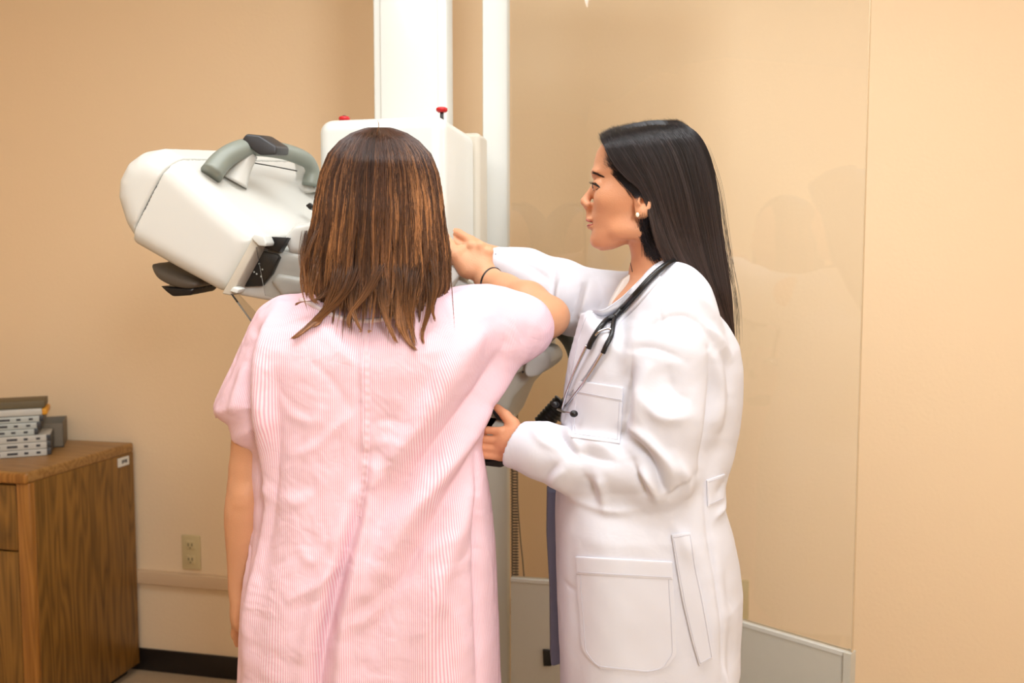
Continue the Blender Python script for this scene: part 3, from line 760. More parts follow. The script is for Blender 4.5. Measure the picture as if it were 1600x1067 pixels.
# ---------------------------------------------------------------- radiation shield: post, grey lower panel, clear upper pane
def Wz(u, v, z):
    d = W(u, v, 1.0)-np.array([0, 0, CAMZ]); return np.array([0, 0, CAMZ])+d*((z-CAMZ)/d[2])
ZG = .58
s0 = Wz(799, 903, ZG)[:2]; s1 = Wz(905, 909.5, ZG)[:2]; s2 = Wz(985, 924, ZG)[:2]; s3 = Wz(1060, 941.5, ZG)[:2]; s4 = Wz(1331, 1021, ZG)[:2]
path = np.vstack([s0, s0*.5+s1*.5, spline([s1, s2, s3], 12), [s3*(1-q)+s4*q for q in (.25, .5, .75, 1)]])
print('shield', s0, s2, s4)
shield = empty('radiation_shield', (s2[0], s2[1], ZF)); tag(shield, 'clear upright shield with grey lower panel standing behind the white coat', 'shield')
def sheet(name, path, z0, z1, th, m, parent, bev=0):
    T_ = np.gradient(path, axis=0); T_ /= np.linalg.norm(T_, axis=1)[:, None]; Nn = np.stack([-T_[:, 1], T_[:, 0]], 1)*th/2
    V = []; F = []; n = len(path)
    for p, q in zip(path, Nn):
        V += [(p[0]-q[0], p[1]-q[1], z0), (p[0]+q[0], p[1]+q[1], z0), (p[0]+q[0], p[1]+q[1], z1), (p[0]-q[0], p[1]-q[1], z1)]
    for i in range(n-1):
        a, b = i*4, i*4+4
        for j in range(4): F.append((a+j, b+j, b+(j+1) % 4, a+(j+1) % 4))
    F.append((0, 3, 2, 1)[::-1]); F.append(tuple(4*(n-1)+j for j in (0, 3, 2, 1)))
    o = mesh_obj(name, V, F, m, parent, smooth=True); 
    e = o.modifiers.new('edge', 'EDGE_SPLIT'); e.split_angle = math.radians(40)
    return o
sheet('lower_panel', path, ZF+.02, ZG-.004, .018, M_panel, shield)
sheet('panel_rail', path, ZG-.006, ZG+.002, .022, M_offw, shield)
sheet('clear_pane', path, ZG, 2.2, .006, M_pane, shield)['label'] = 'clear acrylic pane'
M_edgeg = mat('acrylic_edge', (206, 182, 148), .3)
sheet('pane_edge', np.stack([s4, s4+(s4-s3)/np.linalg.norm(s4-s3)*.0015]), ZG, 2.2, .0065, M_edgeg, shield)
sheet('end_post', np.stack([s4-(s4-s3)/np.linalg.norm(s4-s3)*.012, s4+(s4-s3)/np.linalg.norm(s4-s3)*.003]), ZF, ZG+.003, .026, M_panel, shield)
pl = W(755, 500, 2.17)[0]; pr = W(793, 500, 2.17)[0]
V = [(x, y, z) for z in (ZF, 2.3) for x, y in ((pl, 2.17), (pr, 2.17), (pr+.006, 2.176), (pr+.006, 2.25), (pl, 2.25))]
o = mesh_obj('post', V, [(0, 4, 3, 2, 1), (5, 6, 7, 8, 9)]+[(i, (i+1) % 5, (i+1) % 5+5, i+5) for i in range(5)], M_white, shield, smooth=False)
bevel(o, .002, 2)
boxp = W(855, 1028, 2.09); 
prism('clip', [(848, 1016), (861, 1016), (862, 1041), (849, 1041)], 2.10, M_black, (0, .06, 0), shield, bev=.002)['label'] = 'small black clip'
# ---------------------------------------------------------------- people: materials
def skin_mat(name, rgb, mottle=.06):
    m = mat(name, rgb, .48, spec=.35, noise=mottle, nscale=18, bump=.0004, bscale=420, sss=.12); return m
M_skin1 = skin_mat('skin_warm', (214, 158, 120)); M_skin2 = skin_mat('skin_warm_light', (216, 154, 116))
def add_cloth_bump(m, dist=.0012, s1=9, s2=34):
    """broad soft crumples plus fine creases"""
    nt = m.node_tree; L = nt.links.new; b = nt.nodes['Principled BSDF']
    tc = nt.nodes.new('ShaderNodeTexCoord')
    n1 = nt.nodes.new('ShaderNodeTexNoise'); n1.inputs['Scale'].default_value = s1; n1.inputs['Detail'].default_value = 2; n1.inputs['Distortion'].default_value = 1.2
    n2 = nt.nodes.new('ShaderNodeTexNoise'); n2.inputs['Scale'].default_value = s2; n2.inputs['Detail'].default_value = 3; n2.inputs['Distortion'].default_value = .8
    L(tc.outputs['Object'], n1.inputs['Vector']); L(tc.outputs['Object'], n2.inputs['Vector'])
    b1 = nt.nodes.new('ShaderNodeBump'); b1.inputs['Distance'].default_value = dist*6; b1.inputs['Strength'].default_value = .8
    b2 = nt.nodes.new('ShaderNodeBump'); b2.inputs['Distance'].default_value = dist; b2.inputs['Strength'].default_value = .8
    # narrow crease lines: ridge of |noise-.5|
    n3 = nt.nodes.new('ShaderNodeTexNoise'); n3.inputs['Scale'].default_value = s1*1.4; n3.inputs['Detail'].default_value = 1.5; n3.inputs['Distortion'].default_value = .6
    mp = nt.nodes.new('ShaderNodeMapping'); mp.inputs['Scale'].default_value = (1, 1, .7); mp.inputs['Rotation'].default_value = (0, .5, 0)
    L(tc.outputs['Object'], mp.inputs[0]); L(mp.outputs[0], n3.inputs['Vector'])
    s = nt.nodes.new('ShaderNodeMath'); s.operation = 'SUBTRACT'; s.inputs[1].default_value = .5; L(n3.outputs['Fac'], s.inputs[0])
    a = nt.nodes.new('ShaderNodeMath'); a.operation = 'ABSOLUTE'; L(s.outputs[0], a.inputs[0])
    mr = nt.nodes.new('ShaderNodeMapRange'); mr.inputs['From Max'].default_value = .03; mr.interpolation_type = 'SMOOTHSTEP'; L(a.outputs[0], mr.inputs['Value'])
    b3 = nt.nodes.new('ShaderNodeBump'); b3.inputs['Distance'].default_value = dist*.5; b3.inputs['Strength'].default_value = .2
    L(n1.outputs['Fac'], b1.inputs['Height']); L(b1.outputs[0], b2.inputs['Normal']); L(n2.outputs['Fac'], b2.inputs['Height'])
    L(b2.outputs[0], b3.inputs['Normal']); L(mr.outputs[0], b3.inputs['Height']); L(b3.outputs[0], b.inputs['Normal'])
def stripe_mat(name):
    m = bpy.data.materials.new(name); m.use_nodes = True; nt = m.node_tree; L = nt.links.new; b = nt.nodes['Principled BSDF']
    b.inputs['Roughness'].default_value = .85; b.inputs['Specular IOR Level'].default_value = .15
    at = nt.nodes.new('ShaderNodeAttribute'); at.attribute_name = 'weave'
    ml = nt.nodes.new('ShaderNodeMath'); ml.operation = 'MULTIPLY'; ml.inputs[1].default_value = 1/.0033; L(at.outputs['Fac'], ml.inputs[0])
    pp = nt.nodes.new('ShaderNodeMath'); pp.operation = 'PINGPONG'; pp.inputs[1].default_value = .5; L(ml.outputs[0], pp.inputs[0])
    mr = nt.nodes.new('ShaderNodeMapRange'); mr.inputs['From Min'].default_value = .10; mr.inputs['From Max'].default_value = .34; L(pp.outputs[0], mr.inputs['Value'])
    mx = nt.nodes.new('ShaderNodeMix'); mx.data_type = 'RGBA'; mx.inputs['A'].default_value = lin((231, 177, 193))+(1,); mx.inputs['B'].default_value = lin((242, 219, 227))+(1,)
    L(mr.outputs[0], mx.inputs['Factor']); L(mx.outputs['Result'], b.inputs['Base Color'])
    add_cloth_bump(m, .0011, 11, 40)
    return m
M_gown = stripe_mat('pink_white_striped_cotton')
M_seam = mat('gown_seam', (238, 203, 213), .85)
M_bind = mat('gown_binding', (240, 222, 224), .8)
def hair_mat(name, rough=.34):
    m = bpy.data.materials.new(name); m.use_nodes = True; nt = m.node_tree; b = nt.nodes['Principled BSDF']
    at = nt.nodes.new('ShaderNodeAttribute'); at.attribute_name = 'tone'; nt.links.new(at.outputs['Color'], b.inputs['Base Color'])
    b.inputs['Roughness'].default_value = rough; b.inputs['Specular IOR Level'].default_value = .45
    return m
def strands(name, G, cols, m, parent, r=.00028, seg=3):
    """G (n, k, 3) strand points, cols (n, k, 3) linear colours -> one mesh of fine tapered hairs"""
    n, k, _ = G.shape
    T = np.gradient(G, axis=1); T /= np.linalg.norm(T, axis=2)[..., None]+1e-9
    A = np.cross(T, np.array([0, 1., .13])); A /= np.linalg.norm(A, axis=2)[..., None]+1e-9
    B = np.cross(T, A)
    rad = np.full(k, 1.0); rad[-3:] = (.8, .5, .12); rad[:2] = (.2, .7); rad = rad[None, :]*np.broadcast_to(np.asarray(r), (n,))[:, None]
    V = np.zeros((n, k, seg, 3))
    for j in range(seg):
        t = 2*math.pi*j/seg+.5
        V[:, :, j] = G+rad[..., None]*(math.cos(t)*A+math.sin(t)*B)
    C = np.repeat(cols[:, :, None, :], seg, 2)
    base = (np.arange(n)[:, None, None]*k+np.arange(k-1)[None, :, None])*seg+np.arange(seg)[None, None, :]
    nx = (np.arange(n)[:, None, None]*k+np.arange(k-1)[None, :, None])*seg+((np.arange(seg)+1) % seg)[None, None, :]
    Q = np.stack([base, nx, nx+seg, base+seg], -1).reshape(-1, 4)
    o = mesh_obj(name, V.reshape(-1, 3), Q, m, parent)
    at = o.data.color_attributes.new('tone', 'FLOAT_COLOR', 'POINT')
    cc = np.ones((len(V.reshape(-1, 3)), 4), np.float32); cc[:, :3] = C.reshape(-1, 3); at.data.foreach_set('color', cc.ravel())
    return o
def paint(o, cols):
    at = o.data.color_attributes.new('tone', 'FLOAT_COLOR', 'POINT')
    cc = np.ones((len(cols), 4), np.float32); cc[:, :3] = cols; at.data.foreach_set('color', cc.ravel())
M_hair = hair_mat('hair_strands')

# ---------------------------------------------------------------- patient, seen from behind
YP = 1.42
pat = empty('person', (W(570, 700, 1.46)[0], 1.46, ZF)); tag(pat, 'person in a pink striped gown seen from behind, one arm raised onto the machine', 'person')
f = Field(axis((-.56, .005), (-.14, .0026), (.10, .005), .16), axis((1.30, .005), (1.40, .004), (1.60, .0026), (1.76, .006), 1.82), axis((-.09, .009), (.66, .004), (.98, .0045), (1.27, .0024), (1.43, .005), 1.62))
cx0 = W(572, 700, 1.46)[0]
f.op(loft([(.78, cx0, 1.47, .175, .12), (.9, cx0, 1.47, .165, .11), (1.02, cx0, 1.475, .13, .09), (1.15, cx0, 1.47, .145, .10), (1.25, cx0, 1.47, .165, .09), (1.28, cx0+.01, 1.48, .14, .055), (1.30, cx0+.015, 1.485, .08, .04)], 2.3), .02)
nb, nh = np.array([cx0+.012, 1.490, 1.29]), np.array([W(590, 330, 1.49)[0], 1.49, 1.42])
f.op(cone(nb, nh, .052, .050), .02)
hc = np.array([W(592, 305, 1.485)[0], 1.485, 1.49])
Mh = frame((.25, 1, -.12), (0, 0, 1))
f.op(ell(hc-[0, 0, .006], (.088, .068, .088), Mh), .02)
fw = Mh[0]; lf = Mh[1]; up = Mh[2]
H_ = lambda a, b, c: hc+fw*a+lf*b+up*c
f.op(ell(H_(.045, 0, -.045), (.050, .052, .072), Mh), .02)            # face and jaw
f.op(ell(H_(.078, 0, -.098), (.018, .022, .016), Mh), .02)
f.op(cone(H_(.088, 0, -.005), H_(.112, 0, -.042), .006, .009), .01)
for s in (-1, 1):
    f.op(ell(H_(.108, s*.011, -.046), (.008, .007, .006), Mh), .006)
    f.op(ell(H_(.0, s*.074, -.028), (.019, .007, .031), Mh), .006)
    f.op(ell(H_(.083, s*.031, -.010), (.012, .015, .009), Mh), .01, 'c')
    f.op(ell(H_(.077, s*.031, -.010), (.012, .014, .010), Mh), .004)
f.op(ell(H_(.094, 0, -.066), (.009, .022, .005), Mh), .006); f.op(ell(H_(.093, 0, -.076), (.009, .018, .005), Mh), .006)
# hanging left arm
sh = W(428, 520, 1.475); el = W(386, 770, 1.44); wr = W(378, 925, 1.455)
ap = spline(np.array([np.r_[sh+[.03, 0, 0], .050], np.r_[sh+(el-sh)*.45, .041], np.r_[el, .0335], np.r_[el+(wr-el)*.28, .0345], np.r_[el+(wr-el)*.7, .0265], np.r_[wr, .0225]]), 22)
limb(f, list(ap[:, :3]), list(ap[:, 3]), .003)
f.op(ell(W(379, 778, 1.415), (.014, .011, .017)), .012)
for vv, a_ in ((768, .004), (781, .004)):
    f.op(cone(W(363, vv, 1.4), W(386, vv+3, 1.4), .003, .003), .004, 'c')
hk = W(374, 974, 1.46)
hand(f, wr, hk, None, (1, 1, [W(369, 962, 1.49), W(369, 990, 1.505), W(372, 1006, 1.51)]), (-.95, -.30, 0), wpalm=.036, scale=.88, curl=[(28, 32, 20), (30, 34, 20), (32, 36, 22), (34, 38, 22)])
# raised right arm: shoulder -> elbow (to the right) -> wrist -> hand on the machine
sh2 = W(765, 512, 1.475); el2 = W(856, 497, 1.545); wr2 = W(762, 436, 1.66)
limb(f, [sh2-[.04, 0, 0], sh2, sh2*.5+el2*.5, el2], [.040, .038, .037, .034], .02)
f.op(cone(el2, W(866, 496, 1.545), .030, .021), .022)
limb(f, [el2+[-.003, .006, .004], el2*.68+wr2*.32+[.0, .0, .006], el2*.3+wr2*.7, wr2], [.036, .035, .028, .0235], .018)
# hand gripping the machine, knuckles up
kn = W(741, 392, 1.675)
f.op(cone(wr2, W(752, 420, 1.663), .023, .020), .016)
f.op(cone(W(746, 418, 1.664), W(735, 408, 1.664), .0165, .0155), .014)
kx = [(763, 393), (750, 384), (736, 383), (723, 390)]
root = [(760, 426), (752, 424), (744, 424), (735, 422)]
for i, (a, b) in enumerate(zip(root, kx)):
    A_, B_ = W(*a, 1.660), W(*b, 1.664)
    f.op(cone(A_, B_, .0120, .0092), .008); f.op(ell(B_+[0, -.002, -.001], (.0098, .0098, .0098)), .003)
    T1 = B_+np.array([-.012, .028, -.002]); T2 = T1+np.array([-.012, .014, -.024]); T3 = T2+np.array([-.004, .004, -.020])
    f.op(cone(B_, T1, .0094, .0086), .003); f.op(cone(T1, T2, .0086, .0080), .003); f.op(cone(T2, T3, .0080, .007), .003)
f.op(cone(W(728, 420, 1.66), W(711, 398, 1.655), .0175, .0125), .014)        # thumb side
f.op(cone(W(711, 398, 1.655), W(702, 382, 1.665), .0120, .0098), .008)
f.op(cone(W(702, 382, 1.665), W(694, 366, 1.68), .0098, .008), .006)
# legs and feet under the gown
for s in (-1, 1):
    hx = cx0+s*.085
    limb(f, [(hx, 1.47, .82), (hx+s*.005, 1.46, .47), (hx+s*.01, 1.475, .02)], [.092, .052, .034], .02)
    f.op(ell((hx+s*.01, 1.445, .40-.06), (.045, .045, .10)), .02)
    f.op(cone((hx+s*.01, 1.45, ZF+.036), (hx+s*.025, 1.62, ZF+.024), .034, .024), .02)
F_ = f
V, Q = f.mesh(2)
body = mesh_obj('body', V, Q, M_skin1, pat); del f
Vb, Qb = V, Q
# hair tie round the raised wrist
c = W(760, 437, 1.66); ax_ = (el2-wr2)/np.linalg.norm(el2-wr2); c = wr2+ax_*.012
u_ = np.cross(ax_, (0, 0, 1)); u_ /= np.linalg.norm(u_); v_ = np.cross(ax_, u_)
ring = [c+.0265*(math.cos(t)*u_+math.sin(t)*v_)+ax_*.004*math.sin(t) for t in np.linspace(0, 2*math.pi, 41)]
tube('hair_tie', ring, .0021, M_black, pat, 8)['label'] = 'thin black elastic band on the wrist'
tube('shoe_sole', [(cx0-.095, 1.42, ZF+.012), (cx0-.11, 1.66, ZF+.012)], [.04, .04], M_dark, pat, 16, flat=.28); tube('shoe_sole', [(cx0+.095, 1.42, ZF+.012), (cx0+.11, 1.66, ZF+.012)], [.04, .04], M_dark, pat, 16, flat=.28)

# gown
outl = [(560, 478), (520, 470), (470, 466), (432, 471), (405, 487), (388, 515), (378, 550), (365, 585), (350, 612), (336, 640), (345, 652), (361, 661),
        (362, 690), (388, 706), (386, 740), (390, 780), (391, 820), (387, 860), (380, 900), (376, 960), (374, 1020), (372, 1067), (366, 1200), (352, 1380),
        (800, 1380), (790, 1200), (782, 1067), (780, 1000), (777, 930), (774, 860), (767, 790), (757, 730), (753, 700), (757, 670), (768, 636), (800, 590),
        (826, 562), (840, 540), (844, 512), (838, 485), (818, 464), (790, 450), (762, 444), (735, 446), (700, 457), (660, 470), (615, 480)]
P = XZ(outl, 1.44)
def yc(X, Z):
    return 1.470+.045*sstep(X, -.12, .03)*sstep(Z, 1.02, 1.18)-.012*sstep(-X, .36, .46)*0
def hm(X, Z):
    h = np.interp(Z, [.35, .7, .85, 1.0, 1.1, 1.22, 1.32, 1.37], [.16, .155, .145, .125, .122, .118, .088, .06])
    h = h*(1-.36*sstep(X, -.10, .02)*sstep(Z, 1.0, 1.18))
    return h
g = Field(axis((-.56, .0036), .12), axis((1.27, .0036), (1.45, .007), 1.70), axis((.33, .009), (.62, .0036), 1.42))
g.op(pillow(P, yc, hm, .115, .012), .001)
# right sleeve over the raised upper arm, left sleeve over the hanging arm
g.op(cone(sh2-[.05, 0, 0], W(816, 511, 1.52), .068, .058), .02)
g.op(cone(sh+[.03, 0, .0], W(388, 640, 1.46), .062, .050), .03)
# shoulder blades and spine
g.op(cone(W(505, 487, 1.455), W(575, 494, 1.452), .036, .036), .03); g.op(cone(W(575, 494, 1.452), W(655, 487, 1.46), .036, .036), .03)
g.op(ell(W(490, 570, 1.40), (.06, .035, .09)), .05)
g.op(ell(W(665, 560, 1.415), (.06, .035, .08)), .05)
# open at the arms and the neck
g.op(cone(W(375, 668, 1.455), W(372, 900, 1.45), .040, .040), .004, 'c')
g.op(cone(W(372, 655, 1.47), W(368, 760, 1.455), .036, .046), .004, 'c')
g.op(cone(W(893, 500, 1.56), W(960, 500, 1.56), .055, .06), .004, 'c')
g.op(ell((nb[0], 1.495, 1.352), (.075, .068, .058)), .004, 'c')
V, Q = g.mesh(2); N = normals(V, Q)
mk = sstep(-N[:, 1], -.1, .45)
def X_(*pts): return XZ(pts, 1.40)
LN = [
 # centre seam: narrow groove beside a raised felled seam, then the deep fold into the skirt
 (X_((571, 505), (572, 560), (575, 620), (574, 700), (568, 760), (556, 830)), .0035, .0028), (X_((566, 505), (567, 560), (569, 620), (568, 700), (562, 760)), .002, -.0022),
 (X_((577, 700), (571, 770), (556, 840), (538, 905), (522, 975), (512, 1067), (505, 1150)), .010, -.020),
 (X_((590, 720), (580, 800), (566, 870), (552, 940), (545, 1010), (545, 1100)), .013, .013),
 (X_((560, 760), (541, 840), (520, 900), (500, 980), (490, 1080)), .016, .012),
 # long diagonals dropping from the raised shoulder
 (X_((812, 560), (775, 620), (725, 690), (672, 760), (625, 830), (590, 900)), .020, .016),
 (X_((790, 540), (745, 610), (690, 680), (640, 740), (600, 800)), .010, -.010),
 (X_((760, 500), (715, 570), (665, 650), (610, 720), (580, 760)), .020, .011),
 (X_((760, 640), (735, 700), (700, 770), (655, 850), (610, 930), (580, 1010)), .012, -.010),
 (X_((755, 700), (738, 760), (710, 840), (680, 930), (660, 1040)), .020, .010),
 (X_((742, 700), (742, 780), (748, 860), (752, 960), (752, 1100)), .006, -.012),
 (X_((720, 480), (700, 540), (668, 600), (640, 640)), .014, -.005),
 # left side: from the shoulder straight down
 (X_((430, 480), (424, 540), (420, 600), (420, 680), (416, 760)), .017, .016),
 (X_((400, 520), (402, 600), (404, 680), (406, 760), (402, 840), (394, 920)), .011, -.016),
 (X_((440, 560), (448, 640), (446, 720), (436, 800), (420, 880)), .010, -.006),
 (X_((388, 560), (376, 610), (364, 650)), .010, .006),
 (X_((420, 760), (412, 850), (402, 940), (398, 1050)), .014, .009),
 (X_((381, 800), (383, 870), (381, 960), (380, 1060)), .004, -.005),
 # crumples
 (X_((470, 700), (500, 690), (548, 650), (566, 636)), .008, .004), (X_((500, 560), (530, 590), (560, 640)), .009, -.004), (X_((480, 830), (505, 855), (545, 800)), .008, .004),
 (X_((470, 910), (520, 885), (548, 850)), .007, .005), (X_((480, 925), (522, 905), (546, 872)), .005, -.004),
 (X_((520, 620), (500, 660), (492, 720)), .010, .004), (X_((590, 690), (612, 680), (640, 690)), .008, .0035), (X_((584, 662), (600, 650), (632, 648)), .006, -.004),
 (X_((600, 760), (612, 740), (608, 715), (625, 705)), .008, -.005), (X_((640, 880), (680, 840), (720, 820)), .010, .004),
 (X_((520, 500), (548, 530), (566, 552)), .008, -.005), (X_((500, 500), (540, 540), (566, 570)), .010, .0045),
 (X_((440, 610), (470, 640), (520, 655)), .010, .003), (X_((450, 760), (480, 770), (520, 745)), .009, .0035), (X_((430, 870), (470, 850), (500, 800)), .010, -.003),
 (X_((560, 950), (590, 935), (640, 900)), .010, .005), (X_((560, 930), (600, 905), (630, 880)), .007, -.004), (X_((690, 900), (720, 950), (735, 1020)), .012, .005),
 (X_((780, 460), (800, 490), (806, 530), (790, 575)), .010, .004), (X_((815, 470), (828, 500), (826, 540)), .006, -.003),
]
LN = [(l[0], l[1], l[2]*(1.35 if abs(l[2]) > .0055 or l[1] < .005 else .75)) for l in LN]
V = crease(V, N, LN, mk)
# slow cloth undulation
def wob(V, s, sd, n=14):
    rg = np.random.RandomState(sd); out = np.zeros(len(V))
    for i in range(n):
        k = rg.randn(3)*s; k[2] *= .6; out += np.sin(V@k+rg.rand()*6.28)
    return out/math.sqrt(n)
N = normals(V, Q); V = V+N*((wob(V, 28, 1)*.0016+wob(V, 70, 2)*.0006)*mk)[:, None]
V = relax(V, Q, .4)
gown = mesh_obj('gown', V, Q, M_gown, pat)
sx = V[:, 0]-cx0; arm = sstep(sx, .16, .24)*sstep(V[:, 2], 1.1, 1.2)
wv = sx+np.sign(sx)*(V[:, 1]-1.36)*sstep(abs(sx), .10, .2)*.9+.30*(V[:, 2]-1.2)*sstep(sx, .05, .22)*sstep(V[:, 2], .9, 1.2)
at = gown.data.attributes.new('weave', 'FLOAT', 'POINT'); at.data.foreach_set('value', wv.astype(np.float32))
gb = bvh_of(V, Q)
def on_surface(bvh, u, v, off=0.0):
    d = W(u, v, 1.0)-np.array([0, 0, CAMZ]); d /= np.linalg.norm(d)
    h = bvh.ray_cast(Vector((0, 0, CAMZ)), Vector(d), 5)
    if h[0] is None: return None
    n = np.array(h[1]); n = n if n[1] < 0 else -n
    return np.array(h[0])+n*off
# felled seam down the middle of the back, puckered
TS_, NS_ = [], []
for a, b in ((((567, 507), (569, 560), (570, 620), (569, 690), (565, 750), (556, 805)), ((574, 507), (577, 560), (579, 620), (578, 690), (574, 750), (564, 808))),):
    o_, T_s, N_s = strip_patch('back_seam', gb, a, b, .0004, .0008, M_seam, gown, yref=1.36, nu=150, nv=6, smooth=0, lift=lambda u, v: .00028*np.sin(u*150)*np.ones_like(v)+.0003*np.sin(u*61+v*2))
# neck binding
pts = [on_surface(gb, u, v, .0006) for u, v in ((470, 469), (490, 478), (515, 491), (540, 499), (562, 502), (585, 501), (610, 497), (635, 489), (660, 477), (676, 469))]
pts = [p for p in pts if p is not None]
tube('neck_binding', pts, .0042, M_bind, gown, 10, 50)

# hair: under-mass and strands
rng = np.random.RandomState(7)
yH = 1.475
def width(v):   # half width in px of the hair seen from behind
    return np.interp(v, [196, 200, 208, 220, 240, 270, 310, 350, 400, 450, 500], [0, 22, 44, 62, 80, 92, 99, 104, 110, 109, 90])
def xmid(v): return np.interp(v, [196, 250, 330, 450, 540], [592, 593, 592, 588, 583])
hm_ = Field(axis((-.40, .004), -.08), axis((1.33, .004), 1.62), axis((1.27, .004), 1.62))
hm_.op(ell(hc+[0, -.004, .004], (.087, .090, .092)), .02)
mass = [(592+s*(width(v)-(13 if v < 270 else 8)), v) for s, vs in ((-1, (206, 220, 250, 290, 340, 400, 440, 470)), (1, (470, 440, 400, 340, 290, 250, 220, 206))) for v in vs]
hm_.op(pillow(XZ(mass, yH), lambda X, Z: yH-.012+0*X+0*Z, lambda X, Z: .074+0*X*Z, .07, .008), .012)
hm_.op(ell(H_(.085, 0, -.07), (.06, .062, .11), Mh), .01, 'c')
V, Q = hm_.mesh(3)
V = V-normals(V, Q)*.009
dk = np.array(lin((66, 40, 27))); md = np.array(lin((104, 68, 44))); hl = np.array(lin((190, 130, 80))); tipc = np.array(lin((180, 122, 76)))
hair = mesh_obj('hair', V, Q, M_hair, pat); t_ = np.clip((1.50-V[:, 2])/.2, 0, 1)[:, None]; paint(hair, dk*.45*(1-t_)+dk*.7*t_)
NS, K = 15000, 30
NC = 420
cs = np.sort(rng.uniform(-1, 1, NC)); 
clen = rng.normal(486, 20, NC)+rng.uniform(-24, 30, NC)*(rng.rand(NC) < .4); cdr = rng.normal(0, 6, NC); cst = rng.rand(NC) < .40; ctone = rng.rand(NC); cphase = rng.rand(NC)*6.28; cdep = rng.rand(NC)
s = rng.uniform(-1, 1, NS); ci = np.clip(np.searchsorted(cs, s+rng.normal(0, .012, NS)), 0, NC-1)
front = rng.rand(NS) < .18
G = np.zeros((NS, K, 3)); C = np.zeros((NS, K, 3)); ends = clen[ci]+rng.normal(0, 7, NS)
lv = rng.rand(NS)
ends = ends-lv*rng.uniform(0, 60, NS)
for k in range(K):
    t = k/(K-1)
    v = 199+(ends-199)*t**1.5
    cl_ = np.clip((t-.45)/.55, 0, 1)**1.3*.88                       # gather into locks towards the tips
    ss = s*(1-cl_)+cs[ci]*cl_
    ww = width(np.minimum(v, 470))*(1+.03*rng.normal(0, .3, NS)*t)
    th = np.clip(t*3.2, 0, 1)
    u = xmid(v)+np.sin(ss*math.pi/2*.98)*ww+cdr[ci]*np.clip((t-.6)/.4, 0, 1)**2+np.sin(v/26+cphase[ci])*2.2*t
    depth = np.cos(ss*math.pi/2*.98)
    hd = np.interp(v, [199, 215, 250, 320, 420, 500], [.02, .06, .092, .104, .104, .112])
    sg = np.where(front, -1, 1)
    y = yH-sg*hd*depth*(1-.05*lv-.07*cdep[ci])+np.where(front, 0, -.002)+rng.normal(0, .0008, NS)
    y = np.where((v > 455) & ~front, y-.0010*(v-455)*.20, y)
    for a in (0,):
        kx = (u-800)/FPX; G[:, k, 0] = kx*y; G[:, k, 1] = y; G[:, k, 2] = 0
    b = -(v-533.5)/FPX; dy, dz = CP+b*SP, -SP+b*CP
    G[:, k, 0] = (u-800)/FPX*y/dy; G[:, k, 2] = CAMZ+dz*y/dy
    tt = np.clip((t-.28)/.6, 0, 1)
    base = dk[None]*(1-tt)+md[None]*tt
    st = (cst[ci]*np.clip((t-.16)/.45, 0, 1)*(.25+.65*ctone[ci]))[:, None]
    col = base*(1-st)+hl[None]*st
    q = (np.clip((t-.62)/.38, 0, 1)*.5*ctone[ci])[:, None]; col = col*(1-q)+tipc[None]*q
    C[:, k] = col*(.62+.75*rng.rand(NS)[:, None]**1.0 if k == 0 else C[:, 0]*0+1)
sc_ = (.6+.8*rng.rand(NS))[:, None, None]*np.where(ctone[ci] < .25, .6, 1)[:, None, None]; C[:, 0] = C[:, 1]; C = C*sc_
gpar = front & (np.abs(s) < .55)
keep = ~gpar
strands('hair_lengths', G[keep], C[keep], M_hair, hair, r=.00034)
# flyaway locks crossing the gown
def hair_y(u, v):
    ss = np.clip((u-xmid(v))/(width(min(v, 470))+1e-3), -.97, .97); return yH-.004-float(np.interp(v, [199, 215, 250, 320, 420, 500], [.02, .06, .092, .104, .104, .112]))*math.sqrt(1-ss*ss)-(.0002*(v-455) if v > 455 else 0)
locks = [([(500, 380), (488, 430), (486, 462), (500, 478)], 60, 10), ([(556, 400), (540, 450), (505, 490), (470, 520), (455, 531)], 240, 12), ([(640, 430), (628, 480), (632, 520), (652, 551)], 260, 10),
         ([(650, 400), (640, 460), (640, 500), (650, 545)], 200, 10), ([(668, 400), (672, 470), (660, 520), (662, 540)], 60, 6), ([(600, 420), (598, 470), (606, 505), (622, 540)], 160, 9), ([(560, 420), (548, 470), (556, 500), (566, 520)], 90, 6),
         ([(690, 300), (700, 380), (705, 440), (711, 525)], 16, 1.5), ([(508, 330), (478, 400), (470, 440), (482, 492)], 30, 3), ([(480, 360), (472, 400), (476, 440), (480, 470)], 50, 5), ([(600, 400), (578, 450), (548, 490), (545, 515)], 120, 8),
         ([(620, 400), (626, 450), (622, 500), (628, 525)], 120, 8), ([(520, 430), (500, 465), (470, 472), (460, 478)], 50, 6), ([(670, 380), (682, 440), (676, 480), (680, 505)], 60, 6), ([(530, 400), (520, 450), (500, 500), (488, 512)], 80, 8),
         ([(588, 215), (590, 205), (592, 196), (590, 186)], 3, 1)]
GL = []; CLc = []
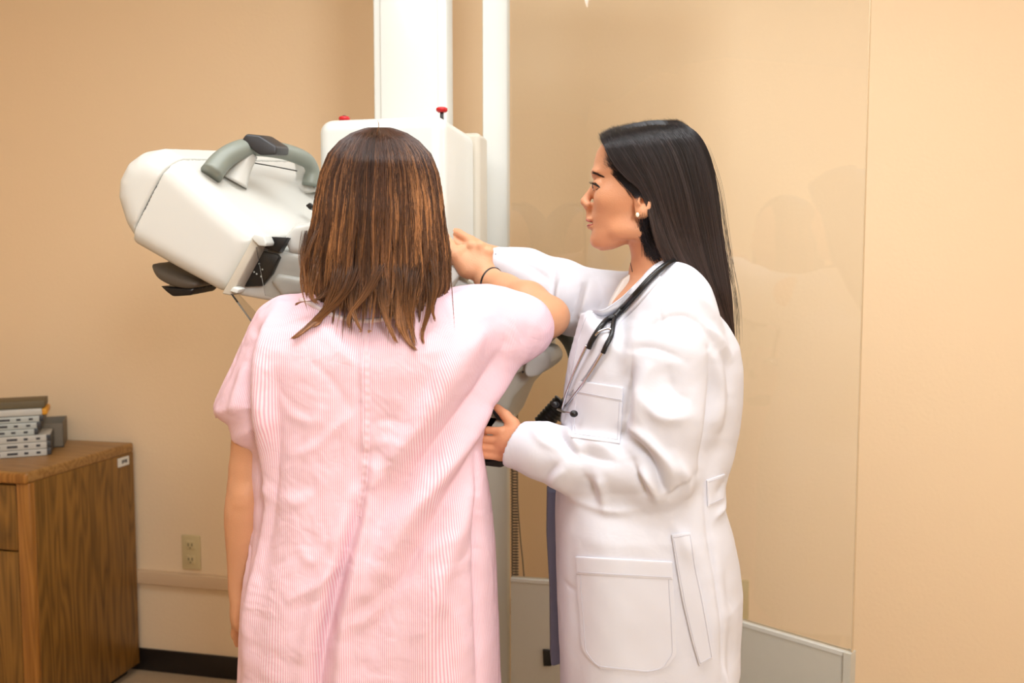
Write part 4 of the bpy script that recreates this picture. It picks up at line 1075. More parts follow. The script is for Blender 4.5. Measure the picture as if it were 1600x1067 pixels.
for pth, n, sp in locks:
    base = spline(pth, K); 
    for i in range(n):
        o1 = rng.normal(0, sp*.5); o2 = rng.normal(0, sp*.18); row = []
        e = rng.uniform(.8, 1); bb = spline(base[:max(6, int(K*e))], K); dsp = rng.uniform(0, 1); e0 = rng.uniform(.10, .60); o1 = o1*1.5
        for k in range(K):
            t = k/(K-1); u = bb[k, 0]+o1*(1-t)+o2*t; v = bb[k, 1]+rng.normal(0, .05)
            p = on_surface(gb, u, v) if t > .3 else None
            yy = 1.36+.008*dsp
            if p is not None: yy = min(yy, p[1]-.004-.006*dsp)
            row.append(yy)
        row = np.array(row)
        for k in range(K):
            u, v = bb[k, 0]+o1*(1-k/(K-1))+o2*k/(K-1), bb[k, 1]
            row[k] = min(row[k], hair_y(u, v)+-.001-.004*dsp) if k/(K-1) > e0 else hair_y(u, v)+.020-.022*(k/(K-1)/e0)
        for _ in range(3): row[1:-1] = np.minimum(row[1:-1]+.003, (row[:-2]+row[2:])/2)
        GL.append([W(bb[k, 0]+o1*(1-k/(K-1))+o2*k/(K-1), bb[k, 1], row[k]) for k in range(K)])
        tt = np.linspace(0, 1, K)[:, None]; tn = rng.uniform(.3, 1.1)
        CLc.append((dk*1.1*(1-tt)+(tipc*.5+hl*.5)*tt)*tn)
strands('loose_locks', np.array(GL), np.array(CLc), M_hair, hair, r=.0003)
# ---------------------------------------------------------------- clinician in a white coat, facing the machine
YD = 1.50
M_coat = mat('white_coat_cotton', (216, 216, 224), .75, spec=.2); add_cloth_bump(M_coat, .0009, 7, 26)
M_coat2 = mat('white_coat_patch', (216, 216, 224), .75, spec=.2)
M_coat_shade = mat('coat_painted_shade', (116, 118, 142), .8)  # shade on the white coat's far edge, put into the colour
M_trou = mat('dark_trousers', (58, 60, 78), .8)
M_lip = mat('lips', (176, 98, 84), .4); M_brow = mat('brow_hair', (44, 28, 22), .6); M_lash = mat('lash', (14, 10, 9), .5)
M_eye = mat('eye_white', (225, 215, 208), .15); M_iris = mat('iris', (40, 24, 16), .1)
doc = empty('person', (W(1010, 700, YD)[0], YD, ZF)); tag(doc, 'person with long dark hair in a white coat, facing left and guiding the patient', 'person')
D = lambda u, v, y=YD: W(u, v, y)
yaw = math.radians(7)
fw2 = np.array([-math.cos(yaw), math.sin(yaw), 0]); 
piv = D(1010, 300)
f = Field(axis((-.12, .0030), (.09, .0019), (.30, .0045), .46), axis((1.25, .006), (1.40, .0024), (1.50, .003), (1.60, .005), 1.88), axis((-.09, .010), (.64, .008), (1.0, .0026), (1.12, .0032), (1.345, .0019), (1.60, .003), 1.64))
# trunk and legs
tx = D(1010, 700)[0]
f.op(loft([(.80, tx+.015, 1.5, .10, .15), (.92, tx+.02, 1.5, .095, .15), (1.05, tx+.0, 1.5, .078, .12), (1.15, tx+.0, 1.5, .095, .135), (1.25, tx-.0, 1.5, .09, .125), (1.30, tx+.01, 1.5, .07, .085), (1.335, tx+.02, 1.5, .05, .07)], 2.2), .02)
for s in (-1, 1):
    limb(f, [(tx+.02, 1.5+s*.085, .84), (tx+.02, 1.5+s*.085, .47), (tx+.05, 1.5+s*.09, .02)], [.080, .052, .036], .02)
    f.op(cone((tx+.055, 1.5+s*.09, ZF+.035), (tx-.12, 1.5+s*.10, ZF+.024), .034, .024), .02)
f.op(cone(D(1042, 425), D(1022, 350), .054, .050), .03)
f.op(cone(D(1012, 430), D(996, 420), .018, .010), .02)
# head, built in profile; hz/hx give positions on it
def HP(u, v, side=0.0):
    """point of the head: photo position on its middle plane, then sideways by `side` towards the viewer"""
    p = D(u, v)-piv; x, z = p[0], p[2]
    return piv+np.array([-x*fw2[0]+0, -x*fw2[1], z])*1.0+np.array([-math.sin(yaw), -math.cos(yaw), 0])*side
Mh2 = np.stack([fw2, np.array([-fw2[1], fw2[0], 0]), np.array([0, 0, 1.])])     # local: forward, side (away from viewer is -), up
if Mh2[1][1] > 0: Mh2[1] *= -1
f.op(ell(HP(1026, 274), (.088, .064, .074), Mh2), .02)
rows = []   # z, front, back, half width
prof = [(206, 966, 1050, .030), (214, 952, 1055, .042), (224, 941, 1058, .051), (236, 933, 1060, .057), (250, 929, 1060, .060), (262, 927, 1058, .064), (272, 928, 1050, .066), (282, 931.5, 1045, .066), (292, 932, 1040, .066), (302, 930, 1036, .0655), (312, 928.5, 1032, .064), (322, 926.5, 1028, .061),
        (332, 925, 1024, .0575), (340, 924, 1020, .0545), (350, 925.5, 1016, .0505), (358, 926, 1010, .047), (366, 925, 1000, .043), (374, 924.5, 990, .038), (381, 927, 978, .032), (386, 932, 966, .024), (389, 940, 958, .012)]
def facefn():
    A = np.array([[HP(u, v)[2], (piv-HP(u, v))@(-fw2), (piv-HP(b, v))@(-fw2), w_] for v, u, b, w_ in prof]); A = A[np.argsort(A[:, 0])]
    def fn(X, Y, Z):
        l = (X-piv[0])*fw2[0]+(Y-piv[1])*fw2[1]; s = (X-piv[0])*Mh2[1][0]+(Y-piv[1])*Mh2[1][1]
        fr = np.interp(Z, A[:, 0], A[:, 1]); bk = np.interp(Z, A[:, 0], A[:, 2]); w_ = np.interp(Z, A[:, 0], A[:, 3])
        c = (fr+bk)/2; r = (fr-bk)/2; x = abs(l-c)/r; y = abs(s)/w_
        d = ((x**2.35+y**2.35)**(1/2.35)-1)*np.minimum(r, w_)
        return np.maximum(d, np.maximum(A[0, 0]-Z, Z-A[-1, 0]))*.9
    p0 = piv-.13; p1 = piv+.13; return fn, [p0[0], p0[1], A[0, 0]], [p1[0], p1[1], A[-1, 0]]
f.op(facefn(), .012)
f.op(ell(HP(940, 376), (.017, .020, .013), Mh2), .012)         # chin
for s in (-1, 1):
    f.op(ell(HP(953, 312, s*.040), (.022, .018, .018), Mh2), .02)        # cheek bone
    f.op(ell(HP(934, 271, s*.022), (.010, .020, .007), Mh2), .010)       # brow ridge
    f.op(ell(HP(929, 291, s*.031), (.0095, .0145, .0085), Mh2), .008, 'c')   # socket
    f.op(ell(HP(939.5, 291.5, s*.031), (.0145, .0145, .0125), Mh2), .003)     # lids
    f.op(ell(HP(919.5, 319.5, s*.0105), (.0075, .0060, .0058), Mh2), .005)     # nostril wing
    f.op(ell(HP(985, 362, s*.044), (.03, .012, .014), Mh2), .02)        # jaw angle
f.op(cone(HP(931, 288), HP(914.5, 312), .0062, .0072), .010)
f.op(ell(HP(914, 314), (.0072, .0078, .0066), Mh2), .005)
f.op(ell(HP(918, 322), (.0065, .0050, .0040), Mh2), .004)
f.op(cone(HP(921.5, 328), HP(921, 338), .0055, .0062), .008)         # philtrum
f.op(ell(HP(923.5, 342.5), (.0085, .021, .0048), Mh2), .004)         # upper lip
f.op(ell(HP(924.5, 353.5), (.0080, .018, .0052), Mh2), .004)         # lower lip
f.op(ell(HP(919, 348.2), (.010, .024, .0011), Mh2), .0025, 'c')
# near ear and far ear
for s in (-1, 1):
    f.op(ell(HP(1004, 322, s*.0665), (.016, .0075, .0265), Mh2), .005)
    f.op(ell(HP(1000, 338, s*.066), (.009, .006, .010), Mh2), .005)
    f.op(ell(HP(1003, 317, s*.0745), (.009, .0052, .016), Mh2), .004, 'c')
    f.op(ell(HP(997, 321, s*.072), (.0045, .0045, .007), Mh2), .004)
    f.op(ell(HP(1001, 320, s*.072), (.0032, .010, .0052), Mh2), .003, 'c')
# near arm (left): shoulder, elbow, wrist, hand under the receptor
shn = D(1050, 520, 1.40); eln = D(1028, 722, 1.358); wrn = D(806, 694, 1.455)
limb(f, [shn, eln, wrn], [.042, .034, .026], .02)
kc = D(782, 690, 1.475)
f.op(cone(wrn, D(796, 692, 1.463), .026, .026), .01)
# back of hand and four fingers, each a little longer than the last visible
roots = [(806, 682), (804, 692), (803, 702), (800, 711)]
mids = [(783, 674), (780, 688), (778, 701), (781, 713)]
ends_ = [(762, 672), (757, 686), (754, 699), (758, 711)]
tips = [(746, 674), (740, 686), (738, 698), (743, 710)]
for r_, m_, e_, t_ in zip(roots, mids, ends_, tips):
    a, b, c, d = D(*r_, 1.462), D(*m_, 1.458), D(*e_, 1.464), D(*t_, 1.486)
    f.op(cone(a, b, .0130, .0080), .006); f.op(ell(b, (.0086, .0086, .0082)), .002); f.op(cone(b, c, .0076, .0068), .0015); f.op(cone(c, d, .0068, .0062), .0015)
f.op(cone(D(808, 682, 1.465), D(801, 663, 1.466), .018, .0125), .010)
f.op(cone(D(801, 663, 1.466), D(790, 649, 1.470), .0115, .0095), .004)
f.op(cone(D(790, 649, 1.470), D(777, 637, 1.480), .0092, .0072), .003)
# far arm (right): shoulder, elbow, wrist, hand over the patient's hand
shf = D(985, 470, 1.63); elf = D(895, 470, 1.69); wrf = D(775, 408, 1.74)
limb(f, [shf, elf, wrf], [.05, .040, .026], .02)
f.op(cone(wrf, D(742, 392, 1.735), .026, .024), .015)
for q, (a, b) in enumerate((((735, 376), (716, 364)), ((726, 390), (706, 376)), ((726, 402), (704, 392)), ((728, 412), (708, 405)))):
    f.op(cone(D(748, 396, 1.735), D(*a, 1.735), .016, .0105), .010); f.op(cone(D(*a, 1.735), D(*b, 1.738), .0105, .0088), .004); f.op(cone(D(*b, 1.738), D(b[0]-18, b[1]-4+3*q, 1.75), .0088, .007), .004)
V, Q = f.mesh(2); del f
dbody = mesh_obj('body', V, Q, M_skin2, doc)
db = bvh_of(V, Q)
# eyes, lashes, brows, lips
for s in (-1, 1):
    e = ball('eye', HP(936.0, 292.0, s*.031), .0105, M_eye, doc, 20)
    ball('iris', HP(928.3, 292.2, s*.0315), (.0026, .0056, .0056), M_iris, e, 14)
def skin_pt(u, v, off=.0004): 
    return on_surface(db, u, v, off)
def near_strip(name, pts, r, m, n=18, off=.0003, flat=.5):
    P_ = [skin_pt(u, v, off) for u, v in pts]; P_ = [p for p in P_ if p is not None]
    return tube(name, P_, r, m, doc, 8, n)
near_strip('eyelid_line', [(921.5, 289.5), (926, 287.6), (931, 288.6), (935.5, 291.2), (937.5, 293.4)], [.0006, .0016, .0018, .0014, .0004], M_lash)
near_strip('eyelid_line', [(923, 295.5), (927.5, 297), (932, 296.2), (936, 293.8)], [.0003, .0005, .0006, .0003], M_lash)
rng = np.random.RandomState(3)
LS = []
for i in range(26):
    q = i/25; u = 922+14*q; v = 289-1.7*math.sin(q*math.pi)+ (3 if q > .8 else 0)*(q-.8)*5
    p = skin_pt(u, v, .0002)
    if p is None: continue
    d = np.array([-.0075+.005*q, -.003, .0012+.001*rng.rand()])
    LS.append([p+d*t+np.array([0, 0, .0022*t*t]) for t in np.linspace(0, 1, 7)])
tag(strands('eyelash_hair', np.array(LS), np.zeros((len(LS), 7, 3))+.006, M_hair, doc, r=.00026), kind='stuff')
BR = []
for i in range(260):
    q = rng.rand(); u = 924.5+18*q; v = 269+7.5*q**1.2+rng.normal(0, 1.0)*(1-.45*q)
    p = skin_pt(u, v, .0003)
    if p is None: continue
    p2 = skin_pt(u+3.0, v+.2, .0008); 
    if p2 is None: continue
    BR.append([p*(1-t)+p2*t for t in np.linspace(0, 1, 6)])
strands('eyebrow', np.array(BR), np.zeros((len(BR), 6, 3))+np.array(lin((50, 32, 24))), M_hair, doc, r=.00022)
far = []
for i in range(160):
    q = rng.rand(); p = HP(927+9*q, 269+5*q+rng.normal(0, .8), -.02-.018*q); far.append([p+fw2*.006+np.array([.001, .003, 0])*t for t in np.linspace(0, 1, 6)])
def lips():
    rowsU = [[(917.5, 341.5), (921, 342), (925, 344.5), (928.5, 347.6)], [(916.9, 344), (920, 345), (924, 346.2), (929, 348)]]
    out = []
    for a, b in (((917, 343.6), (926, 346.8)), ((918.6, 352.5), (926.5, 350.2))):
        P_ = [skin_pt(a[0]*(1-t)+b[0]*t, a[1]*(1-t)+b[1]*t, .0002) for t in np.linspace(0, 1, 7)]
        P_ = [p for p in P_ if p is not None]
        if len(P_) > 2: tube('lip', P_, list(np.interp(np.linspace(0, 1, len(P_)), [0, .5, 1], [.0020, .0022, .0006])), M_lip, doc, 10, 16)
lips()
# stud earring
pe = skin_pt(996.5, 335.5, .0012)
if pe is not None:
    er = tube('earring', [pe+[0, .0005, 0], pe+[0, -.0005, 0], pe+[0, -.0018, 0]], [.0042, .0044, .0036], mat('gold_rim', (206, 170, 110), .25, metal=1), doc, 20, up=(0, 0, 1))
    ball('stone', pe+[0, -.0022, 0], (.0031, .0012, .0038), mat('pearl_stone', (240, 232, 214), .1, coat=.5), er, 16); er['label'] = 'small gold-rimmed pale stud'

# ---- trousers
f = Field(axis((tx-.25, .008), tx+.30), axis((1.28, .008), 1.72), axis((-.03, .010), .92))
for s in (-1, 1): limb(f, [(tx+.02, 1.5+s*.085, .86), (tx+.022, 1.5+s*.085, .47), (tx+.05, 1.5+s*.09, -.01)], [.088, .072, .058], .02)
V, Q = f.mesh(3); mesh_obj('trousers', V, Q, M_trou, doc)
for s in (-1, 1): tube('shoe', [(tx+.075, 1.5+s*.09, ZF+.03), (tx+.0, 1.5+s*.095, ZF+.034), (tx-.08, 1.5+s*.1, ZF+.030), (tx-.14, 1.5+s*.102, ZF+.02)], [.03, .040, .042, .026], M_dark, doc, 18, 20, flat=.7)
# ---- coat
co = [(908, 490), (900, 520), (889, 560), (882, 605), (879, 640), (874, 690), (870, 740), (868, 800), (869, 880), (872, 960), (875, 1030), (876, 1120), (876, 1230),
      (1140, 1230), (1138, 1120), (1134, 1067), (1139, 1035), (1145, 1010), (1146, 960), (1147, 900), (1143, 860), (1134, 815), (1124, 780), (1124, 745), (1138, 705), (1147, 670), (1152, 625), (1152, 570), (1146, 535),
      (1128, 500), (1105, 465), (1080, 435), (1052, 410), (1034, 404), (1018, 418), (1000, 445), (975, 470), (946, 486)]
P = XZ(co, YD)
def ycc(X, Z): return 1.500+0*X+0*Z
def hmc(X, Z): return np.interp(Z, [.4, .8, .92, 1.06, 1.15, 1.24, 1.30, 1.36, 1.40], [.20, .195, .19, .150, .150, .150, .125, .075, .05])+0*X
g = Field(axis((-.08, .0036), .44), axis((1.25, .0036), (1.52, .006), 1.88), axis((.48, .008), (.64, .0036), 1.40))
g.op(pillow(P, ycc, hmc, .095, .010), .001)
# near sleeve
limb(g, [D(1052, 492, 1.40), D(1048, 560, 1.385), D(1040, 650, 1.365), D(1030, 725, 1.352)], [.060, .070, .0685, .060], .03)
g.op(cone(D(1030, 725, 1.352), D(1020, 742, 1.350), .056, .048), .02)
limb(g, [D(1022, 738, 1.350), D(960, 732, 1.375), D(900, 722, 1.405), D(850, 705, 1.430), D(805, 694, 1.452)], [.050, .0505, .050, .0455, .0415], .02)
limb(g, [D(1046, 432, 1.475), D(1052, 470, 1.43), D(1052, 500, 1.40)], [.040, .056, .062], .03)
limb(g, [D(1046, 432, 1.525), D(1035, 465, 1.57), D(1000, 480, 1.60)], [.040, .056, .060], .03)
# far sleeve
limb(g, [D(985, 478, 1.60), D(940, 478, 1.64), D(895, 470, 1.68), D(870, 452, 1.70)], [.060, .062, .062, .058], .03)
limb(g, [D(870, 452, 1.70), D(820, 428, 1.72), D(774, 410, 1.735)], [.054, .047, .038], .02)
# open cuffs, open neck
def cut_end(c, d, r, L=.03):
    d = np.array(d, float)/np.linalg.norm(d); g.op(cone(c+d*L, c+d*(L+.1), r, r), .0015, 'c')
cd = D(805, 694, 1.452)-D(850, 705, 1.430); cd /= np.linalg.norm(cd)
def half_space(c, n, R_):
    """removes everything beyond the plane c, n within R_ of c"""
    c = np.array(c); n = np.array(n)
    def fn(X, Y, Z):
        s = (X-c[0])*n[0]+(Y-c[1])*n[1]+(Z-c[2])*n[2]; rr_ = np.sqrt((X-c[0])**2+(Y-c[1])**2+(Z-c[2])**2)
        return np.maximum(-s, rr_-R_)
    return fn, c-R_, c+R_
g.op(half_space(D(803, 692, 1.450), cd*np.array([1, 1, 1])+np.array([0, 0, .25]), .075), .002, 'c')
g.op(cone(D(800, 692, 1.452), D(845, 704, 1.432), .0335, .036), .003, 'c')
cf = D(774, 410, 1.735)-D(820, 428, 1.72); cf /= np.linalg.norm(cf)
g.op(half_space(D(768, 406, 1.737), cf, .065), .002, 'c')
g.op(cone(D(768, 406, 1.737), D(800, 420, 1.727), .030, .033), .003, 'c')
g.op(cone(D(1026, 395), D(1030, 420), .046, .050), .006, 'c'); g.op(cone(D(1010, 400), D(985, 438), .036, .014), .006, 'c')
V, Q = g.mesh(2); N = normals(V, Q); del g
mk = sstep(-N[:, 1], -.15, .35)
def C_(*pts, y=1.37): return XZ(pts, y)
LN = [
 # armhole seam and puckers
 (C_((985, 545), (975, 600), (966, 650), (962, 690)), .008, -.014), (C_((1000, 500), (985, 540), (976, 590)), .010, .006),
 (C_((985, 548), (1000, 540), (1030, 545), (1060, 560)), .007, -.004), (C_((1005, 520), (1025, 500), (1060, 492), (1090, 510), (1112, 545)), .005, -.004),
 (C_((1010, 555), (990, 610), (982, 660)), .012, .008), (C_((1030, 560), (1040, 600), (1070, 620)), .012, -.005), (C_((990, 610), (1020, 640), (1060, 640)), .010, .005),
 (C_((1100, 540), (1108, 600), (1100, 670), (1086, 730)), .007, -.013), (C_((1115, 560), (1122, 620), (1117, 680)), .012, .008),
 (C_((1118, 545), (1135, 570), (1140, 620)), .008, -.006), (C_((1095, 505), (1120, 530), (1145, 560)), .007, .005),
 # elbow creases
 (C_((960, 672), (985, 685), (1005, 705), (1020, 740), (1032, 758)), .0065, -.014), (C_((968, 655), (1000, 676), (1028, 708), (1040, 738)), .009, .008),
 (C_((985, 715), (1000, 735), (1015, 765)), .007, .008), (C_((975, 700), (988, 730), (1000, 768)), .007, -.008), (C_((1040, 700), (1062, 740), (1062, 770)), .010, .006), (C_((1030, 770), (1050, 748), (1072, 730)), .006, -.005),
 # forearm folds
 (C_((868, 668), (884, 690), (900, 712)), .009, -.012), (C_((850, 672), (868, 664), (886, 676), (905, 700)), .008, .010), (C_((905, 692), (930, 690), (955, 694)), .009, .007), (C_((896, 700), (925, 708), (960, 712)), .008, -.006),
 (C_((940, 786), (935, 760), (930, 735)), .008, .007), (C_((925, 780), (918, 758), (910, 735)), .007, -.007), (C_((862, 765), (870, 745), (884, 728)), .007, .005), (C_((850, 755), (858, 738), (872, 720)), .006, -.005),
 (C_((830, 672), (850, 692), (880, 700)), .008, .004), (C_((885, 780), (940, 788), (1000, 784)), .006, .004), (C_((900, 760), (960, 765), (1020, 752)), .012, -.004),
 # trunk: side seam, belt, skirt
 (C_((1090, 740), (1092, 790), (1098, 840), (1106, 900), (1112, 980), (1110, 1060), y=1.40), .0045, -.006), (C_((1104, 760), (1116, 750), (1130, 742), y=1.42), .006, -.007), (C_((1102, 790), (1115, 785), (1128, 782), y=1.42), .006, .005),
 (C_((1115, 860), (1122, 900), (1132, 930), y=1.42), .010, -.006), (C_((1120, 940), (1124, 1000), (1120, 1067), y=1.42), .010, -.007), (C_((1108, 1000), (1118, 1040), (1112, 1100), y=1.42), .007, .006),
 (C_((900, 790), (960, 800), (1030, 815), y=1.36), .018, -.005), (C_((1040, 800), (1060, 830), (1070, 860), y=1.36), .010, .004), (C_((885, 800), (882, 900), (886, 1000), (890, 1080), y=1.42), .012, .003),
 (C_((878, 903), (900, 905), y=1.42), .004, -.002), (C_((905, 500), (897, 560), (888, 620), y=1.45), .006, .002),
 (C_((1020, 470), (1022, 500), (1022, 520), y=1.40), .0025, -.0015), (C_((1045, 440), (1085, 470), (1112, 510), y=1.44), .008, .004),
 # far sleeve
 (C_((905, 435), (892, 470), (884, 505), y=1.64), .008, -.012), (C_((925, 432), (915, 470), (904, 500), y=1.62), .010, .010), (C_((880, 430), (872, 460), (868, 500), y=1.66), .009, .009),
 (C_((940, 440), (934, 470), (926, 490), y=1.60), .007, -.008), (C_((868, 405), (862, 440), (862, 480), y=1.68), .004, -.005), (C_((800, 400), (840, 425), (856, 440), y=1.70), .010, -.005)]
LN = [(l[0], l[1], l[2]*1.3) for l in LN]
V = crease(V, N, LN, mk)
N = normals(V, Q); V = V+N*((wob(V, 24, 5)*.0016+wob(V, 60, 6)*.0007)*mk)[:, None]
V = relax(V, Q, .3)
coat = mesh_obj('coat', V, Q, M_coat, doc)
cbv = bvh_of(V, Q)
# ---- sewn pieces of the coat
M_st = mat('stitch_thread', (196, 195, 206), .8)
TOPS = []
def sewn(name, A, B, th, yr, st='tblr', inset=2, off=.0003, **k):
    o, T, N_ = strip_patch(name, cbv, A, B, off, th, M_coat2, coat, yref=yr, **k); stitch(o, T, N_, M_st, inset, st); TOPS.append(T); return o, T, N_
sewn('lower_pocket', [(901, 870), (903, 920), (907, 970), (910, 1014), (926, 1034), (940, 1044)], [(1050, 878), (1052, 925), (1055, 970), (1057, 1022), (1040, 1044), (1008, 1050)], .0024, 1.32, 'blr', nu=50, nv=44)
sewn('pocket_hem', [(901, 869), (903, 897)], [(1050, 877), (1051, 905)], .0016, 1.32, 'b', off=.0020, inset=1, nu=8, nv=44)
sewn('breast_pocket', [(900, 595), (896, 640), (893, 684)], [(974, 606), (972, 650), (969, 694)], .0022, 1.40, 'blr', nu=34, nv=34)
sewn('pocket_hem', [(900, 594), (898, 614)], [(974, 605), (973, 628)], .0014, 1.40, 'b', off=.0018, inset=1, nu=8, nv=30)
sewn('side_vent_flap', [(1049, 835), (1056, 885), (1066, 940), (1079, 995), (1092, 1039)], [(1077, 832), (1086, 880), (1097, 930), (1106, 980), (1112, 1027)], .0045, 1.36, 'tblr', inset=1, off=.0008, nu=50, nv=12)
sewn('back_belt', [(1103, 750), (1105, 792)], [(1131, 740), (1129, 781)], .0028, 1.42, 'tb', inset=1, nu=14, nv=14)
# folded lapel and collar
sewn('lapel', [(1024, 416), (1000, 442), (976, 466), (950, 485), (918, 492), (909, 520), (900, 560), (892, 604)], [(1034, 436), (1014, 458), (994, 480), (974, 500), (962, 516), (942, 548), (916, 588), (890, 618)], .0026, 1.44, 'l', inset=1, off=.0005, nu=70, nv=16,
     lift=lambda u, v: .0025*np.sin(np.pi*u)**.5*(1-v))
# far front edge of the white coat, its shade painted in as slate blue
prism('far_front', [(856, 768), (872, 768), (875, 900), (878, 1037), (866, 1041), (861, 1040), (860, 930), (855, 840)], 1.55, M_coat_shade, (.0, .05, 0), coat, bev=.004)['label'] = 'far inner edge of the open white coat, its shade painted slate-blue'
cc_ = [on_surface(db, u, v, .0005) for u, v in ((984, 404), (985.5, 411), (987, 418), (988.5, 425))]
cc_ = [p for p in cc_ if p is not None]
if len(cc_) > 2: tube('neck_cord', cc_, .0006, M_dark, doc, 6, 10)
# inner blouse in the neck opening
prism('blouse', [(974, 436), (990, 424), (1006, 418), (1000, 444), (960, 480), (950, 486), (956, 468)], 1.49, mat('cream_blouse', (226, 220, 214), .8), (0, .03, 0), doc, bev=.004)

# ---- stethoscope
st = empty('stethoscope', D(960, 500, 1.41)); tag(st, 'black and steel stethoscope hanging round the neck over the white coat', 'stethoscope')
VV = [V.copy()]; QQ = [[tuple(int(c) for c in q) for q in Q]]; nb_ = len(V)
for T in TOPS:
    nu_, nv_ = T.shape[:2]; VV.append(T.reshape(-1, 3)); QQ.append([(nb_+i*nv_+j, nb_+i*nv_+j+1, nb_+(i+1)*nv_+j+1, nb_+(i+1)*nv_+j) for i in range(nu_-1) for j in range(nv_-1)]); nb_ += nu_*nv_
cov = BVHTree.FromPolygons([tuple(p) for p in np.vstack(VV)], sum(QQ, []))
def cpt(u, v, off): 
    p = on_surface(cov, u, v, off); return D(u, v, 1.42) if p is None else p
def run(pts, off):
    P_ = np.array([cpt(u, v, off) for u, v in pts]); return P_
A_ = run([(1044, 418), (1022, 436), (998, 462), (978, 484), (962, 500)], .0062)
A_ = np.vstack([[D(1062, 404, 1.50)-[0, .02, 0]], A_])
tube('tubing', A_, .0050, M_black, st, 14, 60)
B_ = run([(962, 500), (950, 504), (940, 515), (930, 532), (924, 545)], .0062); tube('tubing', B_, .0046, M_black, st, 12, 40)
B2 = run([(962, 500), (958, 512), (955, 528), (950, 540), (945, 552)], .0052); tube('tubing', B2, .0040, M_black, st, 12, 40)
tube('yoke_spring', run([(930, 532), (938, 522), (950, 518), (957, 522)], .0060), .0022, M_steel, st, 10, 24)
e1 = run([(924, 541), (912, 566), (898, 592), (890, 618), (886, 640)], .0090); e2 = run([(946, 549), (936, 572), (916, 602), (898, 625), (884, 640)], .0055)
for E, nm in ((e1, 0), (e2, 1)):
    for _ in range(3): E[1:-1] = (E[:-2]+E[2:])/4+E[1:-1]/2
b1 = tube('binaural', e1, [.0030, .0026, .0024, .0022, .0021], M_steel, st, 12, 50); b2 = tube('binaural', e2, [.0030, .0026, .0024, .0022, .0021], M_steel, st, 12, 50)
e3 = run([(884, 640), (894, 644), (908, 647)], .014); tube('binaural', e3, .0019, M_steel, st, 10, 20)
for (u, v) in ((882, 632), (909, 647)):
    ball('ear_tip', cpt(max(u, 884), v, .016)+[(u-max(u, 884))/900, 0, 0], (.0068, .0055, .0058), M_black, st, 18)
# the rest of it passes behind the neck and down the far side of the chest
tube('tubing', [D(1062, 404, 1.48), D(1066, 402, 1.53), D(1045, 410, 1.57), D(1005, 440, 1.61), D(975, 480, 1.635), D(950, 540, 1.655), D(930, 600, 1.66)], .0050, M_black, st, 12, 60)
tube('chest_piece', [D(930, 596, 1.655), D(929, 604, 1.658), D(928, 612, 1.66)], [.006, .020, .021], M_steel, st, 20)

# ---- long dark hair
rng = np.random.RandomState(11)
h = Field(axis((.10, .0038), .43), axis((1.38, .0038), 1.62), axis((1.20, .0038), 1.64))
h.op(ell(HP(1030, 268), (.100, .078, .086), Mh2), .02)
h.op(ell(HP(975, 232), (.040, .058, .030), Mh2), .02)
mass = [(1010, 196), (1050, 196), (1085, 215), (1108, 255), (1120, 320), (1127, 400), (1130, 455), (1128, 488), (1112, 474), (1096, 455), (1072, 420), (1050, 380), (1036, 330), (1010, 280), (985, 250)]
h.op(pillow(XZ(mass, YD), lambda X, Z: 1.500-.012*sstep(-Z, -1.40, -1.30)+0*X, lambda X, Z: np.interp(Z, [1.20, 1.32, 1.42, 1.55], [.030, .045, .055, .058])+0*X, .06, .008), .03)
h.op(cone(HP(1016, 330, .03), HP(1034, 392, .03), .026, .030), .03); h.op(cone(HP(1016, 330, -.03), HP(1034, 392, -.03), .026, .030), .03)
# face stays free
h.op(ell(HP(938, 325), (.066, .12, .066), Mh2), .006, 'c'); h.op(ell(HP(968, 325), (.044, .12, .040), Mh2), .006, 'c')
V, Q = h.mesh(3); del h
V = V-normals(V, Q)*.016
hk_ = np.array(lin((27, 24, 27))); hb_ = np.array(lin((64, 46, 40))); hg_ = np.array(lin((84, 74, 72)))
dh = mesh_obj('hair', V, Q, M_hair, doc); paint(dh, np.repeat(hk_[None]*.35, len(V), 0)); hbv = bvh_of(V, Q)
GU = [spline(p, 30) for p in ([(941, 211), (945, 230), (958, 256), (980, 280), (1000, 296), (1013, 330), (1030, 392), (1062, 440), (1105, 486), (1136, 528)],
      [(960, 202), (977, 234), (1000, 270), (1020, 310), (1038, 370), (1066, 425), (1108, 480), (1140, 535)],
      [(987, 197), (1013, 230), (1035, 280), (1050, 340), (1072, 400), (1102, 455), (1124, 498), (1144, 542)],
      [(1015, 193), (1045, 226), (1066, 280), (1082, 345), (1098, 410), (1118, 465), (1134, 508), (1143, 538)],
      [(1045, 192), (1079, 222), (1097, 280), (1108, 345), (1118, 410), (1130, 465), (1139, 508), (1145, 543)],
      [(1058, 193), (1092, 218), (1112, 270), (1124, 335), (1133, 400), (1141, 460), (1143, 508), (1147, 546)])]
GU = np.array(GU); NG = len(GU)
def guide(s):   # s in 0..1 -> interpolated across guides
    x = np.clip(s*(NG-1), 0, NG-1.001); i = x.astype(int); q = (x-i)[:, None, None]; return GU[i]*(1-q)+GU[i+1]*q
NS = 11500; K = 26
NC = 150; cs = np.sort(rng.rand(NC)); ctn = rng.rand(NC); cln = rng.normal(1.0, .03, NC)
G = []; C = []
def pix2w(u, v, y):
    b = -(v-533.5)/FPX; dy, dz = CP+b*SP, -SP+b*CP
    return np.stack([(u-800)/FPX*y/dy, y+0*u, CAMZ+dz*y/dy], -1)
